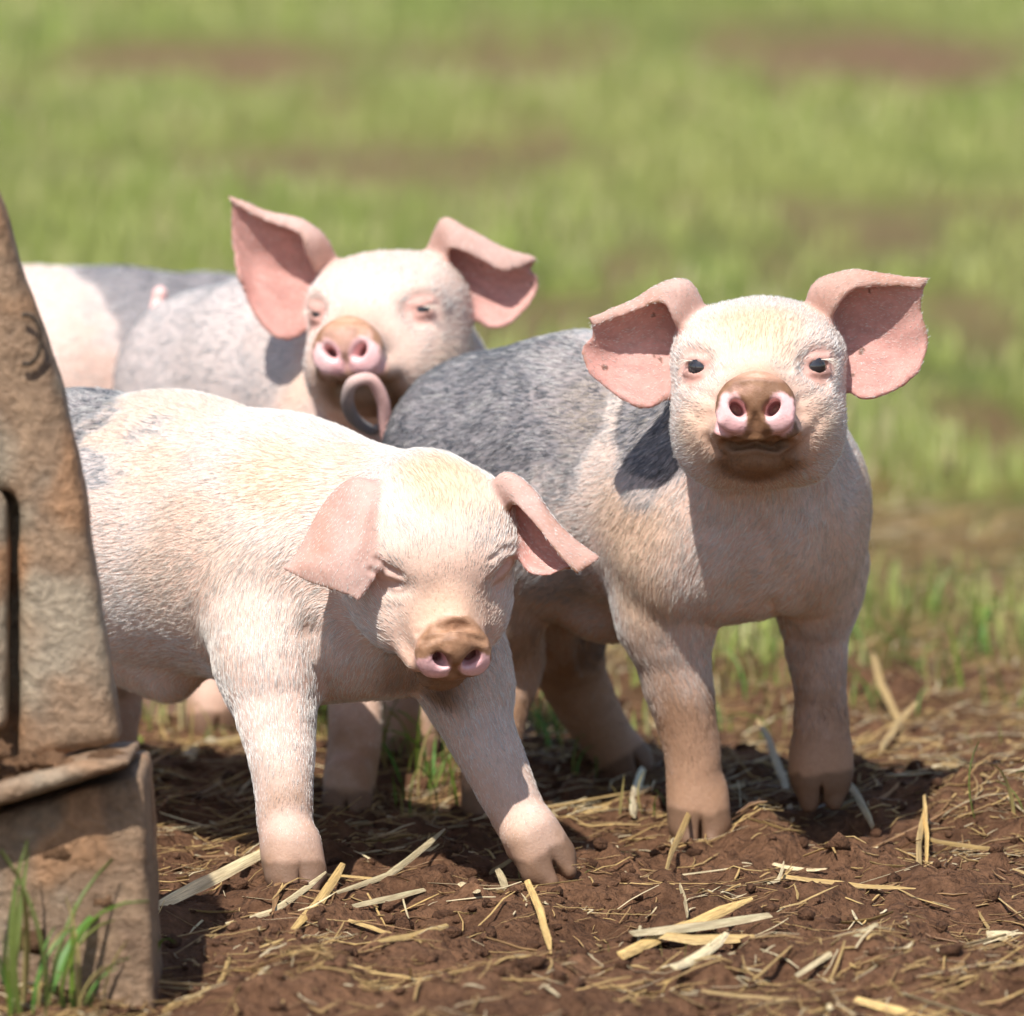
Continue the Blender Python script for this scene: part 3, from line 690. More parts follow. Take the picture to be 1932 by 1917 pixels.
# ---- right piglet, looking into the lens
def piglet_right():
    p = Pig(0.0016); p.hooves = []
    pose = head_pose(dict(eyeL=(1319, 693), eyeR=(1537, 691), disc=(1425, 765), discL=(1350, 772), discR=(1500, 770), earL=(1320, 600), earR=(1540, 600)), 0.005)
    torso(p, [(930, 880, .30, .080, .086), (1100, 885, .245, .088, .098), (1290, 915, .18, .087, .096), (1415, 955, .135, .081, .079)])
    p.add(Tube(at(1400, 905, .14), pose[1] + pose[0] @ np.array((0, -4, .3)) * pose[2], (.076, .078), (.050, .052), np.array([1, 0, 0])), 0.022, np.array((0, .6, -.8)))
    p.add(Ell(at(1275, 985, .125), (.050, .062, .080)), 0.03, np.array((-.2, .5, -.9)))      # shoulders
    p.add(Ell(at(1537, 985, .165), (.034, .050, .070)), 0.03, np.array((.1, .5, -.9)))
    p.add(Ell(at(1405, 1040, .125), (.050, .038, .038)), 0.025, np.array((0, .2, -1)))         # brisket
    p.add(Ell(at(960, 985, .26), (.066, .070, .080)), 0.03, np.array((-.3, .4, -.9)))       # ham
    p.add(Ell(at(1060, 1010, .34), (.060, .060, .075)), 0.03, np.array((-.3, .4, -.9)))
    p.chain([(1248, 1090, .130, 92), (1256, 1180, .132, 80), (1272, 1260, .134, 68), (1290, 1340, .136, 58), (1306, 1410, .138, 52), (1311, 1470, .138, 50), (1316, 1530, .138, 52)])
    p.foot(at(1321, 1600, .136), (0.0, -1, 0), 1.2)
    p.chain([(1550, 1060, .18, 84), (1540, 1140, .185, 70), (1541, 1220, .19, 56), (1547, 1300, .19, 48), (1549, 1370, .185, 52), (1550, 1420, .18, 50)])
    p.chain([(1540, 1415, .180, 38), (1533, 1470, .172, 32), (1528, 1500, .167, 24), (1526, 1522, .164, 13)])
    p.chain([(1562, 1415, .182, 34), (1569, 1470, .175, 27), (1573, 1498, .170, 20), (1574, 1518, .167, 12)])
    p.chain([(1545, 1430, .2, 20), (1540, 1470, .21, 12)])
    p.sub(Ell(at(1551, 1512, .150), (.0008, .02, .012)), .0025)
    p.hooves.append((at(1549, 1530, .165), np.eye(3), 0.012))
    p.chain([(1050, 1060, .35, 110), (1062, 1170, .36, 82), (1075, 1255, .39, 66), (1110, 1335, .405, 55), (1155, 1405, .41, 46), (1178, 1432, .41, 44)])
    p.foot(at(1196, 1478, .412), (0.55, -0.8, 0), 1.05, up=(-.45, 0, .9))
    p.chain([(940, 1030, .24, 105), (940, 1150, .25, 80), (962, 1240, .27, 60), (945, 1340, .26, 48), (930, 1440, .25, 46), (925, 1480, .248, 46)])
    p.foot(at(920, 1552, .245), (0.2, -1, 0), 1.05)
    p.add(Ell(at(1150, 1145, .23), (.035, .035, .026)), 0.02, np.array((0, .5, 0)))
    p.head(pose, 'open')
    eY = p.pose[1][1] + (p.pose[0] @ np.array((0, -3.0, 4)))[1] * p.pose[2]
    d6 = lambda o: [o - 1.9, o - 1.3, o + 0.1, o + 1.0, o + 0.4, o - 0.5]
    p.ear([dz([(640, 420), (700, 340), (650, 400), (600, 470), (600, 530), (600, 600)], [0, 0, .6, .8, .6, .2]),
           dz([(560, 330), (622, 165), (575, 215), (480, 380), (485, 540), (505, 690)], d6(-.3)),
           dz([(497, 232), (500, 152), (470, 195), (385, 400), (385, 570), (400, 733)], d6(-.6)),
           dz([(345, 275), (335, 242), (325, 275), (270, 410), (262, 540), (255, 665)], [-2.0, -1.6, -.9, .0, -.2, -.9]),
           dz([(165, 345), (140, 310), (155, 345), (160, 400), (108, 465), (140, 575)], [-1.6, -1.5, -1.2, -.9, -.8, -1.2])], Z1, eY)
    p.ear([dz([(1260, 420), (1190, 340), (1250, 390), (1310, 450), (1310, 530), (1310, 590)], [0, 0, .6, .8, .6, .2]),
           dz([(1308, 270), (1228, 165), (1290, 205), (1400, 380), (1410, 520), (1392, 655)], d6(-.3)),
           dz([(1400, 165), (1385, 96), (1400, 140), (1500, 360), (1510, 540), (1470, 692)], d6(-.6)),
           dz([(1570, 150), (1570, 110), (1580, 150), (1620, 350), (1630, 500), (1610, 645)], [-2.0, -1.6, -.9, .0, -.2, -.9]),
           dz([(1725, 165), (1758, 122), (1735, 180), (1728, 280), (1762, 420), (1715, 565)], [-1.6, -1.5, -1.2, -.9, -.8, -1.2])], Z1, eY)
    def sn(x, z, nos, n2, n1, nf):
        pk = sstep(1.2, 0.95, np.hypot((np.abs(x) - 1.72) / 1.12, (z + 1.0) / 1.45) + .38 * n2 + .16 * nf)
        return 1 - pk
    A = lambda a, b, Y: at(a, b, Y)
    cz = [([(1300, 890, .07), (1300, 940, .07), (1330, 990, .07)], .009, .0012, .12), ([(1460, 1140, .1), (1480, 1190, .12), (1500, 1210, .14)], .006, .003, .12), ([(1395, 940, .05), (1410, 1040, .06), (1400, 1120, .07)], .010, .003, .12),
          ([(1440, 1000, .05), (1470, 1080, .07), (1450, 1130, .09)], .007, .002, .12), ([(1520, 900, .06), (1560, 980, .08), (1560, 1060, .1)], .008, .002, .12),
          ([(1365, 702, -.06), (1425, 688, -.06), (1490, 702, -.06)], .0022, .0011, .06), ([(1352, 826, -.08), (1385, 846, -.08), (1425, 838, -.08), (1465, 846, -.08), (1505, 824, -.08)], .0022, .0050, .08), ([(1340, 790, -.08), (1335, 830, -.08), (1352, 858, -.08)], .0035, .0026, .08), ([(1300, 735, -.04), (1345, 752, -.06), (1352, 775, -.07)], .0030, .0012, .1), ([(1555, 735, -.04), (1510, 752, -.06), (1502, 775, -.07)], .0030, .0012, .1), ([(1290, 760, -.03), (1330, 800, -.05), (1338, 840, -.06)], .004, .0012, .1), ([(1560, 770, -.03), (1530, 810, -.05), (1518, 850, -.06)], .004, .0012, .1), ([(1512, 790, -.08), (1516, 830, -.08), (1500, 858, -.08)], .0035, .0022, .08)]
    spec = dict(creases=cz, base=(A(1200, 1500, .2)[0], 0.2, 0.0), snout=sn, toplight=.55, mudk=.85, chin=1.0, mudh=0.20, mud=1.25, stain=0.45, liddark=.3,
                grey=[(A(850, 790, .27), (.115, .20, .105), 1.0), (A(985, 730, .24), (.085, .2, .06), .9), (A(1235, 810, .08), (.034, .07, .045), 1.0), (A(1205, 880, .07), (.022, .05, .035), .55), (A(1040, 1070, .2), (.05, .05, .025), .55), (A(1110, 1190, .36), (.022, .04, .03), .9)],
                stains=[(A(1425, 605, -.03), .050, 1.0), (A(1545, 800, -.05), .035, .6), (A(1425, 690, -.08), .03, .4), (A(1130, 760, .15), .05, .8), (A(1200, 1000, .08), .06, .8), (A(1190, 1120, .08), .05, .7), (A(1310, 810, -.05), .035, .65)],
                muds=[(A(1548, 1420, .15), (.035, .06, .045), .9), (A(1305, 1420, .11), (.035, .06, .03), .7), (A(1430, 895, -.07), (.03, .04, .022), .7), (A(1545, 715, -.03), (.010, .02, .012), .6), (A(1312, 722, -.03), (.010, .02, .01), .5), (A(1225, 1270, .1), (.02, .04, .03), .5)])
    b = A(765, 860, .45)
    tail = ([A(790, 880, .30), A(742, 840, .315), A(727, 800, .31), A(722, 755, .30), A(700, 717, .29), A(666, 722, .285), A(655, 755, .295), A(668, 790, .31), A(700, 812, .32), A(716, 806, .315)],
            [.0085, .0065, .0052, .0050, .0048, .0048, .0050, .0050, .0042, .003],
            [(.70, .42, .36), (.80, .46, .40), (.82, .50, .44), (.76, .46, .40), (.45, .33, .29), (.22, .20, .19), (.18, .17, .17), (.2, .18, .17)])
    return finish(p, spec, 'alert piglet with grey rump and upright ears gazing straight ahead, one forefoot lifted', COAT and (140000, 0.0078, 0.000145), tail)

# ---- front piglet, head lowered, eyes shut, ears flopped
def piglet_front():
    p = Pig(0.0016); p.hooves = []
    pose = head_pose(dict(eyeL=(735, 1082), eyeR=(943, 1070), disc=(858, 1250), discL=(791, 1252), discR=(924, 1258), earL=(728, 930), earR=(924, 920)), -0.065)
    torso(p, [(-20, 1000, .29, .078, .085), (150, 985, .22, .088, .094), (330, 1005, .14, .090, .100), (520, 1040, .07, .086, .096), (640, 1075, .04, .078, .086)])
    p.add(Tube(at(600, 1045, .055), pose[1] + pose[0] @ np.array((0, -3.5, -1.5)) * pose[2], (.074, .082), (.050, .052), np.array([.8, .6, 0])), 0.025, np.array((-.9, .3, -.2)))
    p.add(Ell(at(545, 1110, .02), (.060, .062, .080)), 0.03, np.array((-.4, .3, -.9)))
    p.add(Ell(at(780, 1140, .02), (.050, .055, .062)), 0.03, np.array((0, .3, -.9)))
    p.add(Ell(at(680, 1210, .0), (.055, .045, .036)), 0.025, np.array((-.3, .3, -.7)))
    p.add(Ell(at(40, 1060, .22), (.062, .075, .085)), 0.03, np.array((-.3, .4, -.9)))
    p.chain([(505, 1180, -.005, 112), (512, 1270, -.02, 92), (520, 1345, -.035, 74), (531, 1420, -.05, 60), (537, 1490, -.06, 52), (538, 1550, -.067, 50), (545, 1625, -.075, 52)])
    p.foot(at(557, 1690, -.085), (0.25, -1, 0), 1.1)
    p.chain([(850, 1200, .01, 92), (880, 1300, .0, 78), (905, 1380, -.01, 65), (938, 1450, -.02, 56), (968, 1520, -.03, 50), (995, 1570, -.035, 50), (1015, 1605, -.038, 50)])
    p.foot(at(1045, 1665, -.043), (0.5, -0.8, -0.1), 1.2, up=(-.35, -.25, .9))
    p.chain([(60, 1130, .2, 100), (110, 1230, .22, 75), (150, 1300, .25, 60), (140, 1400, .24, 48), (140, 1470, .23, 46)])
    p.foot(at(150, 1545, .225), (.3, -1, 0), 1.1)
    p.chain([(120, 1130, .28, 95), (190, 1230, .31, 70), (215, 1300, .33, 52), (205, 1400, .32, 46), (205, 1430, .32, 45)])
    p.foot(at(210, 1500, .32), (.3, -1, 0), 1.1)
    p.add(Tube(at(235, 1235, .16), at(320, 1272, .12), .022, .020), 0.014, np.array((.5, 0, -.3)))       # sheath under the belly
    p.head(pose, 'shut', tilt=24, cran=(-1.3, 5.0), jaw=1.1)
    eY = p.pose[1][1] + (p.pose[0] @ np.array((0, -3.0, 4)))[1] * p.pose[2]
    print('front ear depth', eY)
    p.ear([dz([(560, 330), (590, 300), (630, 300), (680, 320), (710, 350)], [1.6, .6, .2, .4, .8]),
           dz([(425, 275), (490, 225), (560, 222), (640, 262), (650, 360)], [.2, -.5, -1.3, -1.5, -.7]),
           dz([(330, 400), (410, 385), (490, 375), (590, 360), (652, 470)], [-.6, -1.4, -2.4, -3.0, -2.3]),
           dz([(240, 560), (320, 560), (420, 570), (540, 560), (655, 590)], [-1.4, -2.4, -3.4, -4.2, -3.6]),
           dz([(200, 615), (270, 645), (390, 670), (510, 690), (625, 690)], [-1.8, -2.8, -3.8, -4.5, -4.3]),
           dz([(155, 655), (270, 722), (390, 762), (480, 788), (540, 822)], [-2.0, -2.9, -3.8, -4.4, -4.6])], Z2, eY, inner=1)
    p.ear([dz([(1290, 370), (1200, 320), (1250, 350), (1280, 400), (1290, 460)], [.2, .2, .8, .9, .6]),
           dz([(1345, 320), (1290, 187), (1345, 240), (1370, 420), (1362, 575)], [-2.2, -1.2, .2, .6, -.8]),
           dz([(1440, 420), (1425, 258), (1455, 330), (1450, 520), (1412, 668)], [-3.0, -2.0, -.4, .0, -1.4]),
           dz([(1550, 560), (1548, 425), (1570, 485), (1545, 610), (1505, 692)], [-3.6, -2.7, -1.2, -.8, -2.0]),
           dz([(1660, 680), (1770, 608), (1710, 625), (1650, 655), (1605, 655)], [-3.8, -3.2, -2.4, -2.0, -2.4])], Z2, eY)
    def sn(x, z, nos, n2, n1, nf):
        pk = sstep(1.2, 0.85, np.hypot((np.abs(x) - 1.5) / 1.15, (z + 1.05) / .95) + .42 * n2 + .2 * nf)
        return np.clip(1.1 * (1 - pk), 0, 1)
    A = at
    cz = [([(590, 1190, -.03), (602, 1240, -.03), (612, 1290, -.03)], .009, .0028, .15), ([(700, 1070, -.1), (725, 1092, -.1), (755, 1098, -.1)], .0020, .0014, .1), ([(712, 1050, -.1), (735, 1068, -.1), (760, 1080, -.1)], .0018, .0012, .1),
          ([(920, 1095, -.1), (945, 1078, -.1), (962, 1060, -.1)], .0020, .0014, .1), ([(930, 1110, -.1), (960, 1090, -.1), (972, 1075, -.1)], .0018, .0010, .1), ([(925, 1055, -.1), (945, 1040, -.1), (960, 1035, -.1)], .0022, .0012, .1),
          ([(800, 1205, -.12), (860, 1186, -.12), (915, 1208, -.12)], .0024, .0015, .08), ([(790, 1195, -.12), (860, 1172, -.12), (920, 1196, -.12)], .0022, .0010, .08), ([(745, 1150, -.1), (760, 1220, -.1), (790, 1280, -.1)], .006, .0018, .1),
          ]
    spec = dict(creases=cz, base=(A(500, 1600, .05)[0], 0.05, 0.0), snout=sn, mudk=1.1, chin=1.0, mudh=0.095, mud=0.8, stain=0.35, liddark=0.05, eyepink=.3, ragged=.45,
                grey=[(A(170, 775, .22), (.11, .12, .026), .9), (A(190, 880, .12), (.05, .06, .018), .68), (A(330, 800, .14), (.07, .07, .014), .5)],
                stains=[(A(835, 905, -.085), .048, 1.0), (A(520, 880, -.01), .055, .75), (A(850, 1180, -.13), .040, .9), (A(300, 880, .06), .045, .4), (A(640, 870, .0), .05, .5)],
                muds=[(A(548, 1510, -.09), (.035, .03, .014), .7), (A(590, 1000, -.1), (.005, .02, .02), 0.0)])
    tail = ([A(-30, 930, .33), A(-90, 960, .38), A(-100, 1010, .39), A(-85, 1060, .39)], [.009, .006, .005, .003], [(.75, .46, .4)] * 4)
    return finish(p, spec, 'pale piglet with lowered head, shut eyes and flopped ears beside the muddy steel stand', COAT and (160000, 0.0078, 0.000145), tail)

# ---- middle piglet behind
def piglet_middle():
    p = Pig(0.0021); p.hooves = []
    pose = head_pose(dict(eyeL=(604, 596), eyeR=(799, 585), disc=(653, 658), discL=(591, 664), discR=(714, 662), earL=(630, 500), earR=(805, 492)), 0.42)
    torso(p, [(400, 735, .70, .078, .082), (540, 728, .62, .086, .090), (690, 750, .54, .086, .090), (760, 810, .50, .082, .086)])
    p.add(Tube(at(740, 750, .53), pose[1] + pose[0] @ np.array((0, -3.5, -.5)) * pose[2], (.074, .078), (.052, .054), np.array([1, 0, 0])), 0.025, np.array((-.6, .6, -.4)))
    p.add(Ell(at(640, 850, .50), (.055, .062, .085)), 0.03, np.array((-.2, .4, -.9)))
    p.add(Ell(at(810, 850, .52), (.045, .055, .078)), 0.03, np.array((0, .4, -.9)))
    p.add(Ell(at(400, 820, .66), (.062, .07, .085)), 0.03, np.array((-.3, .4, -.9)))
    p.chain([(640, 980, .46, 92), (648, 1100, .41, 78), (662, 1220, .36, 62), (670, 1320, .32, 51), (668, 1400, .295, 50), (662, 1460, .285, 48), (660, 1490, .282, 47)])
    p.foot(at(657, 1550, .262), (-.1, -1, 0), 1.05)
    p.chain([(810, 980, .52, 88), (800, 1100, .51, 72), (780, 1200, .50, 55), (772, 1290, .49, 46), (774, 1370, .48, 42), (775, 1390, .48, 42)])
    p.foot(at(777, 1448, .475), (0.1, -1, 0), 1.05)
    for X, YY in ((400, .64), (480, .74)):
        p.chain([(X, 950, YY, 85), (X - 5, 1100, YY + .02, 60), (X + 10, 1200, YY + .04, 48), (X, 1330, YY, 42), (X, 1360, YY, 42)])
        c = at(X, 1400, YY); c[2] = 0.0; p.foot(c, (.3, -1, 0), 1.0)
    p.head(pose, 'squint')
    eY = p.pose[1][1] + (p.pose[0] @ np.array((0, -3.0, 4)))[1] * p.pose[2]
    d6 = lambda o: [o - 1.9, o - 1.3, o + 0.1, o + 1.0, o + 0.4, o - 0.5]
    p.ear([dz([(580, 560), (655, 480), (610, 520), (570, 580), (570, 640), (570, 700)], [0, 0, .6, .8, .6, .2]),
           dz([(505, 420), (585, 345), (540, 385), (430, 520), (430, 680), (465, 862)], d6(-.3)),
           dz([(470, 325), (470, 258), (460, 300), (330, 480), (315, 640), (335, 872)], d6(-.6)),
           dz([(280, 252), (280, 208), (270, 252), (205, 420), (205, 560), (215, 740)], [-2.0, -1.6, -.9, .0, -.2, -.9]),
           dz([(112, 165), (82, 120), (100, 170), (98, 280), (110, 400), (135, 550)], [-1.6, -1.5, -1.2, -.9, -.8, -1.2])], Z3, eY)
    p.ear([dz([(1270, 510), (1150, 450), (1230, 470), (1290, 550), (1290, 600), (1290, 650)], [0, 0, .6, .8, .6, .2]),
           dz([(1268, 400), (1232, 250), (1290, 330), (1390, 520), (1400, 640), (1400, 765)], d6(-.3)),
           dz([(1400, 440), (1368, 312), (1410, 400), (1500, 580), (1500, 700), (1500, 826)], d6(-.6)),
           dz([(1545, 515), (1540, 402), (1560, 470), (1620, 590), (1620, 680), (1600, 795)], [-2.4, -1.8, -.9, .0, -.2, -.9]),
           dz([(1650, 500), (1725, 462), (1700, 510), (1738, 560), (1740, 620), (1692, 705)], [-1.9, -1.5, -1.2, -.9, -.8, -1.2])], Z3, eY)
    def sn(x, z, nos, n2, n1, nf):
        return 1 - sstep(1.25, 0.9, np.hypot((np.abs(x) - 1.6) / 1.15, (z + .95) / 1.45) + .38 * n2 + .16 * nf)
    A = at
    spec = dict(base=(A(600, 1500, .4)[0], 0.42, 0.0), snout=sn, mudk=1.0, chin=1.0, mudh=0.12, mud=0.9, stain=0.3, rimmud=0.3,
                grey=[(A(350, 700, .63), (.14, .15, .12), .70), (A(450, 680, .53), (.06, .09, .05), .5)],
                stains=[(A(860, 720, .38), .05, .6), (A(540, 730, .45), .03, .4)], muds=[(A(690, 770, .36), (.05, .05, .03), .7), (A(665, 1450, .28), (.03, .04, .05), .8)])
    tail = ([A(300, 640, .77), A(297, 600, .79), A(300, 570, .80), A(302, 553, .80), A(303, 545, .80)], [.009, .007, .0062, .006, .0045], [(.85, .52, .47)] * 5)
    return finish(p, spec, 'squinting piglet with one ear pricked high, standing behind the pale piglet', COAT and (40000, 0.008, 0.00018), tail)

# ---- far piglet, turned away to the left
def piglet_far():
    p = Pig(0.0026); p.hooves = []
    hc = at(-210, 700, .86)
    R = euler(0, 0, R_(-75)) @ np.diag([1.0, -1.0, 1.0]); pose = (R, hc, 0.0098)
    torso(p, [(560, 760, .98, .085, .090), (400, 745, .95, .090, .098), (220, 735, .91, .092, .098), (60, 735, .88, .090, .098), (-60, 760, .86, .080, .090)])
    p.add(Tube(at(-40, 740, .87), hc + R @ np.array((0, -3.5, -.5)) * .0098, (.075, .08), (.058, .062), np.array([0, 1, 0])), 0.03, np.array((1, 0, -.3)))
    for X, YY in ((20, .82), (-60, .93), (540, .92)):
        p.chain([(X, 930, YY, 85), (X, 1100, YY, 58), (X, 1200, YY, 48), (X, 1310, YY, 42)])
        c = at(X, 1350, YY); c[2] = 0.0; p.foot(c, (-1, -.2, 0), 1.0)
    p.chain([(430, 900, .86, 90), (370, 1080, .80, 62), (330, 1190, .76, 52), (313, 1290, .735, 46), (312, 1310, .733, 46)])
    p.foot(at(312, 1368, .73), (0, -1, 0), 1.15)
    p.head(pose, 'open')
    zf = lambda x, y: (hc[0] * 0 + x, y)
    for sg in (-1, 1):
        Y0 = hc[1] + sg * .045; b = project(hc + np.array((.03, sg * .04, .05)))
        p.ear([[(b[0] + 10 + i * 14, b[1] + 30 - 6 * i, sg * (0.2 * i)) for i in range(4)],
               [(b[0] - 20 + i * 34, b[1] - 60 - 4 * abs(i - 1.5), sg * (1 + 0.3 * i)) for i in range(4)],
               [(b[0] - 30 + i * 30, b[1] - 130 + 6 * i, sg * (2 + 0.3 * i)) for i in range(4)],
               [(b[0] - 40 + i * 8, b[1] - 190 + 4 * i, sg * 2.6) for i in range(4)]], zf, Y0)
    def sn(x, z, nos, n2, n1, nf): return np.clip(sstep(.9, 1.3, nos + .2 * n2), 0, 1)
    A = at
    spec = dict(base=(A(250, 1400, .9)[0], 0.9, 0.0), snout=sn, mudh=0.1, mud=0.8, stain=0.05,
                grey=[(A(350, 620, .92), (.105, .14, .135), 1.0), (A(500, 620, .95), (.07, .14, .09), 1.0)])
    tail = ([A(620, 700, 1.0), A(655, 690, 1.02), A(670, 710, 1.03), A(660, 740, 1.03)], [.009, .006, .005, .003], [(.75, .46, .4)] * 4)
    return finish(p, spec, 'white piglet with grey saddle facing away behind the others', COAT and (18000, 0.008, 0.00025), tail)

COAT = True
PIGS = [piglet_right(), piglet_front(), piglet_middle(), piglet_far()]
q_ = at(1549, 1545, .150); FEET.append((q_[0] + .003, .150, .032, .016))
print('pigs done', round(time.time() - T0, 1))
# ------------------------------------------------------------------ ground sheet
def spaced(lo, hi, step, far_lo, far_hi, n):
    a = np.arange(lo, hi + step / 2, step)
    g = np.linspace(0, 1, n + 1)[1:] ** 2.6
    l = lo - step * np.arange(1, n + 1) - g * (lo - far_lo); r = hi + step * np.arange(1, n + 1) + g * (far_hi - hi)
    return np.concatenate([l[::-1], a, r])
gx = spaced(-0.62, 0.62, 0.0042, -60, 60, 60); gy = spaced(-0.72, 0.95, 0.0048, -8, 220, 90)
GX, GY = np.meshgrid(gx, gy, indexing='ij')
BARE = [(1650, 110, 300, 60, 1.0), (420, 125, 340, 34, 1.0), (950, 130, 360, 28, .95), (640, 190, 90, 18, .8), (1455, 180, 40, 18, .8), (1830, 620, 120, 50, .7), (1210, 540, 70, 30, .8),
        (1850, 820, 110, 55, .8), (1800, 1110, 190, 40, .9), (1040, 60, 200, 25, .6), (1500, 40, 200, 16, .5), (200, 330, 160, 40, .45), (1300, 900, 60, 40, .5)]
PATCH = []
for px, py, rx, ry, a in BARE:
    c = ground_at(px, py); t = ground_at(px, py - ry); b = ground_at(px, py + ry)
    PATCH.append((c[0], c[1], rx / ppm(c[1]), 0.5 * abs(t[1] - b[1]), a))
def bare(x, y):
    """0 = turf, 1 = bare earth"""
    P = np.stack([x, y * 0.45, 0 * x], -1); n = fbm(P, 2.2, 3, 131); n2 = fbm(P, 9, 2, 137)
    m = sstep(1.15, 0.35, y + 0.45 * n + 0.2 * n2 - 0.25 * np.clip((x - 0.12) / 0.3, -0.5, 1))          # the trampled foreground
    for cx, cy, rx, ry, a in PATCH:
        m = np.maximum(m, a * sstep(1.25, 0.55, np.sqrt(((x - cx) / rx) ** 2 + ((y - cy) / ry) ** 2) + 0.35 * n + 0.15 * n2))
    m = np.maximum(m, 0.7 * sstep(0.15, 0.5, n + 0.3 * n2))
    return np.clip(m, 0, 1)
GZ = ground_z(GX, GY); B = bare(GX, GY)
P2 = np.stack([GX, GY, 0 * GX], -1)
n1 = fbm(P2, 8, 3, 101); n2 = fbm(P2, 40, 3, 107); n0 = fbm(P2, 1.6, 2, 103)
soil = mixc((0.130, 0.065, 0.035), (0.245, 0.128, 0.069), np.clip(0.5 + 0.5 * n1 + 0.45 * n2, 0, 1))
turf = mixc((0.16, 0.22, 0.040), (0.30, 0.34, 0.09), np.clip(0.5 + 0.7 * n0 + 0.5 * n1, 0, 1))
turf = mixc(turf, (0.27, 0.21, 0.10), np.clip(0.9 * fbm(P2, 3.1, 2, 109), 0, 0.6))
soil = mixc(soil, (0.29, 0.175, 0.10), 0.8 * sstep(1.5, 5.0, GY))
gcol = mixc(soil, turf, (1 - B) * sstep(0.6, 2.0, GY))
nx, ny = GX.shape; idx = np.arange(nx * ny).reshape(nx, ny)
F = np.stack([idx[:-1, :-1], idx[1:, :-1], idx[1:, 1:], idx[:-1, 1:]], -1).reshape(-1, 4)
ground = mesh_obj('ground', np.stack([GX, GY, GZ], -1).reshape(-1, 3), F, M_SOIL)
vcol(ground.data, 'soil', gcol.reshape(-1, 3)); tag(ground, kind='structure')
print('ground', len(F), round(time.time() - T0, 1))

# ------------------------------------------------------------------ strips and tubes for grass, straw and chaff (all numpy, one mesh)
def strips(base, dirv, up, length, width, bend, tint, rings=4, tipw=0.08):
    """tapering blades: base (n,3), dirv unit direction of lean, up vector; returns verts, faces, colours"""
    n = len(base); t = np.linspace(0, 1, rings)
    side = np.cross(dirv, up); side /= np.linalg.norm(side, axis=1, keepdims=True) + 1e-9
    ang = bend[:, None] * t[None] ** 1.3
    step = length[:, None] / (rings - 1)
    dx = np.concatenate([np.zeros((n, 1)), np.cumsum(np.sin(ang[:, :-1] + 0.0) * step, 1)], 1); dzz = np.concatenate([np.zeros((n, 1)), np.cumsum(np.cos(ang[:, :-1]) * step, 1)], 1)
    c = base[:, None] + dirv[:, None] * dx[..., None] + up[:, None] * dzz[..., None]
    wv = width[:, None] * (np.minimum(1, 0.55 + t * 1.4) * (1 - t ** 2.2 * (1 - tipw)))[None]
    V = np.stack([c - side[:, None] * wv[..., None] / 2, c + side[:, None] * wv[..., None] / 2], 2).reshape(-1, 3)
    o = (np.arange(n) * rings * 2)[:, None]; k = np.arange(rings - 1)[None] * 2
    F = np.stack([o + k, o + k + 1, o + k + 3, o + k + 2], -1).reshape(-1, 4)
    return V, F, np.repeat(tint, rings * 2, 0)
def tubes(P, rad, tint, sides=4, flat=None):
    """P (n, rings, 3) centre lines, rad (n, rings)"""
    n, r, _ = P.shape
    tg = np.gradient(P, axis=1); tg /= np.linalg.norm(tg, axis=2, keepdims=True) + 1e-9
    s = np.cross(tg, np.array((0.13, 0.21, 0.97))); s /= np.linalg.norm(s, axis=2, keepdims=True) + 1e-9; u = np.cross(s, tg)
    an = np.linspace(0, 2 * math.pi, sides, endpoint=False)
    fl = np.ones(n) if flat is None else flat
    V = P[:, :, None] + rad[..., None, None] * (s[:, :, None] * np.cos(an)[None, None, :, None] + u[:, :, None] * np.sin(an)[None, None, :, None] * fl[:, None, None, None])
    b = (np.arange(n) * r * sides)[:, None, None]; k = (np.arange(r - 1) * sides)[None, :, None]; j = np.arange(sides)[None, None]; j2 = (j + 1) % sides
    F = np.stack([b + k + j, b + k + j2, b + k + sides + j2, b + k + sides + j], -1).reshape(-1, 4)
    return V.reshape(-1, 3), F, np.repeat(tint, r * sides, 0)

# ---- soil crumbs
ico = bmesh.new(); bmesh.ops.create_icosphere(ico, subdivisions=1, radius=1); IV = np.array([v.co[:] for v in ico.verts]); IF = np.array([[l.index for l in f.verts] for f in ico.faces]); ico.free()
nC = 7500
cx = rng.uniform(-0.6, 0.6, nC); cy = rng.uniform(-0.68, 1.0, nC) ; cr_ = 0.0013 + 0.0075 * rng.random(nC) ** 4.2
keep = np.ones(nC, bool)
for fx, fy, fr, dep in FEET: keep &= np.hypot(cx - fx, cy - fy) > 0.03
cx, cy, cr_ = cx[keep], cy[keep], cr_[keep]; nC = len(cx)
cz = ground_z(cx, cy)
jit = rng.uniform(0.6, 1.3, (nC, len(IV), 1)); sq = rng.uniform(0.6, 1.25, (nC, 1, 3)); sq[:, :, 2] *= 0.75
V = IV[None] * jit * sq * cr_[:, None, None] + np.stack([cx, cy, cz + cr_ * 0.2], 1)[:, None]
F = (IF[None] + (np.arange(nC) * len(IV))[:, None, None]).reshape(-1, 3)
o = mesh_obj('soil_crumbs', V.reshape(-1, 3), F, M_SOIL, smooth=False)
cc = mixc((0.10, 0.05, 0.028), (0.21, 0.11, 0.062), rng.random(nC)); vcol(o.data, 'soil', np.repeat(cc, len(IV), 0))
tag(o, 'loose brown crumbs of soil strewn over the ground', 'soil', kind='stuff')

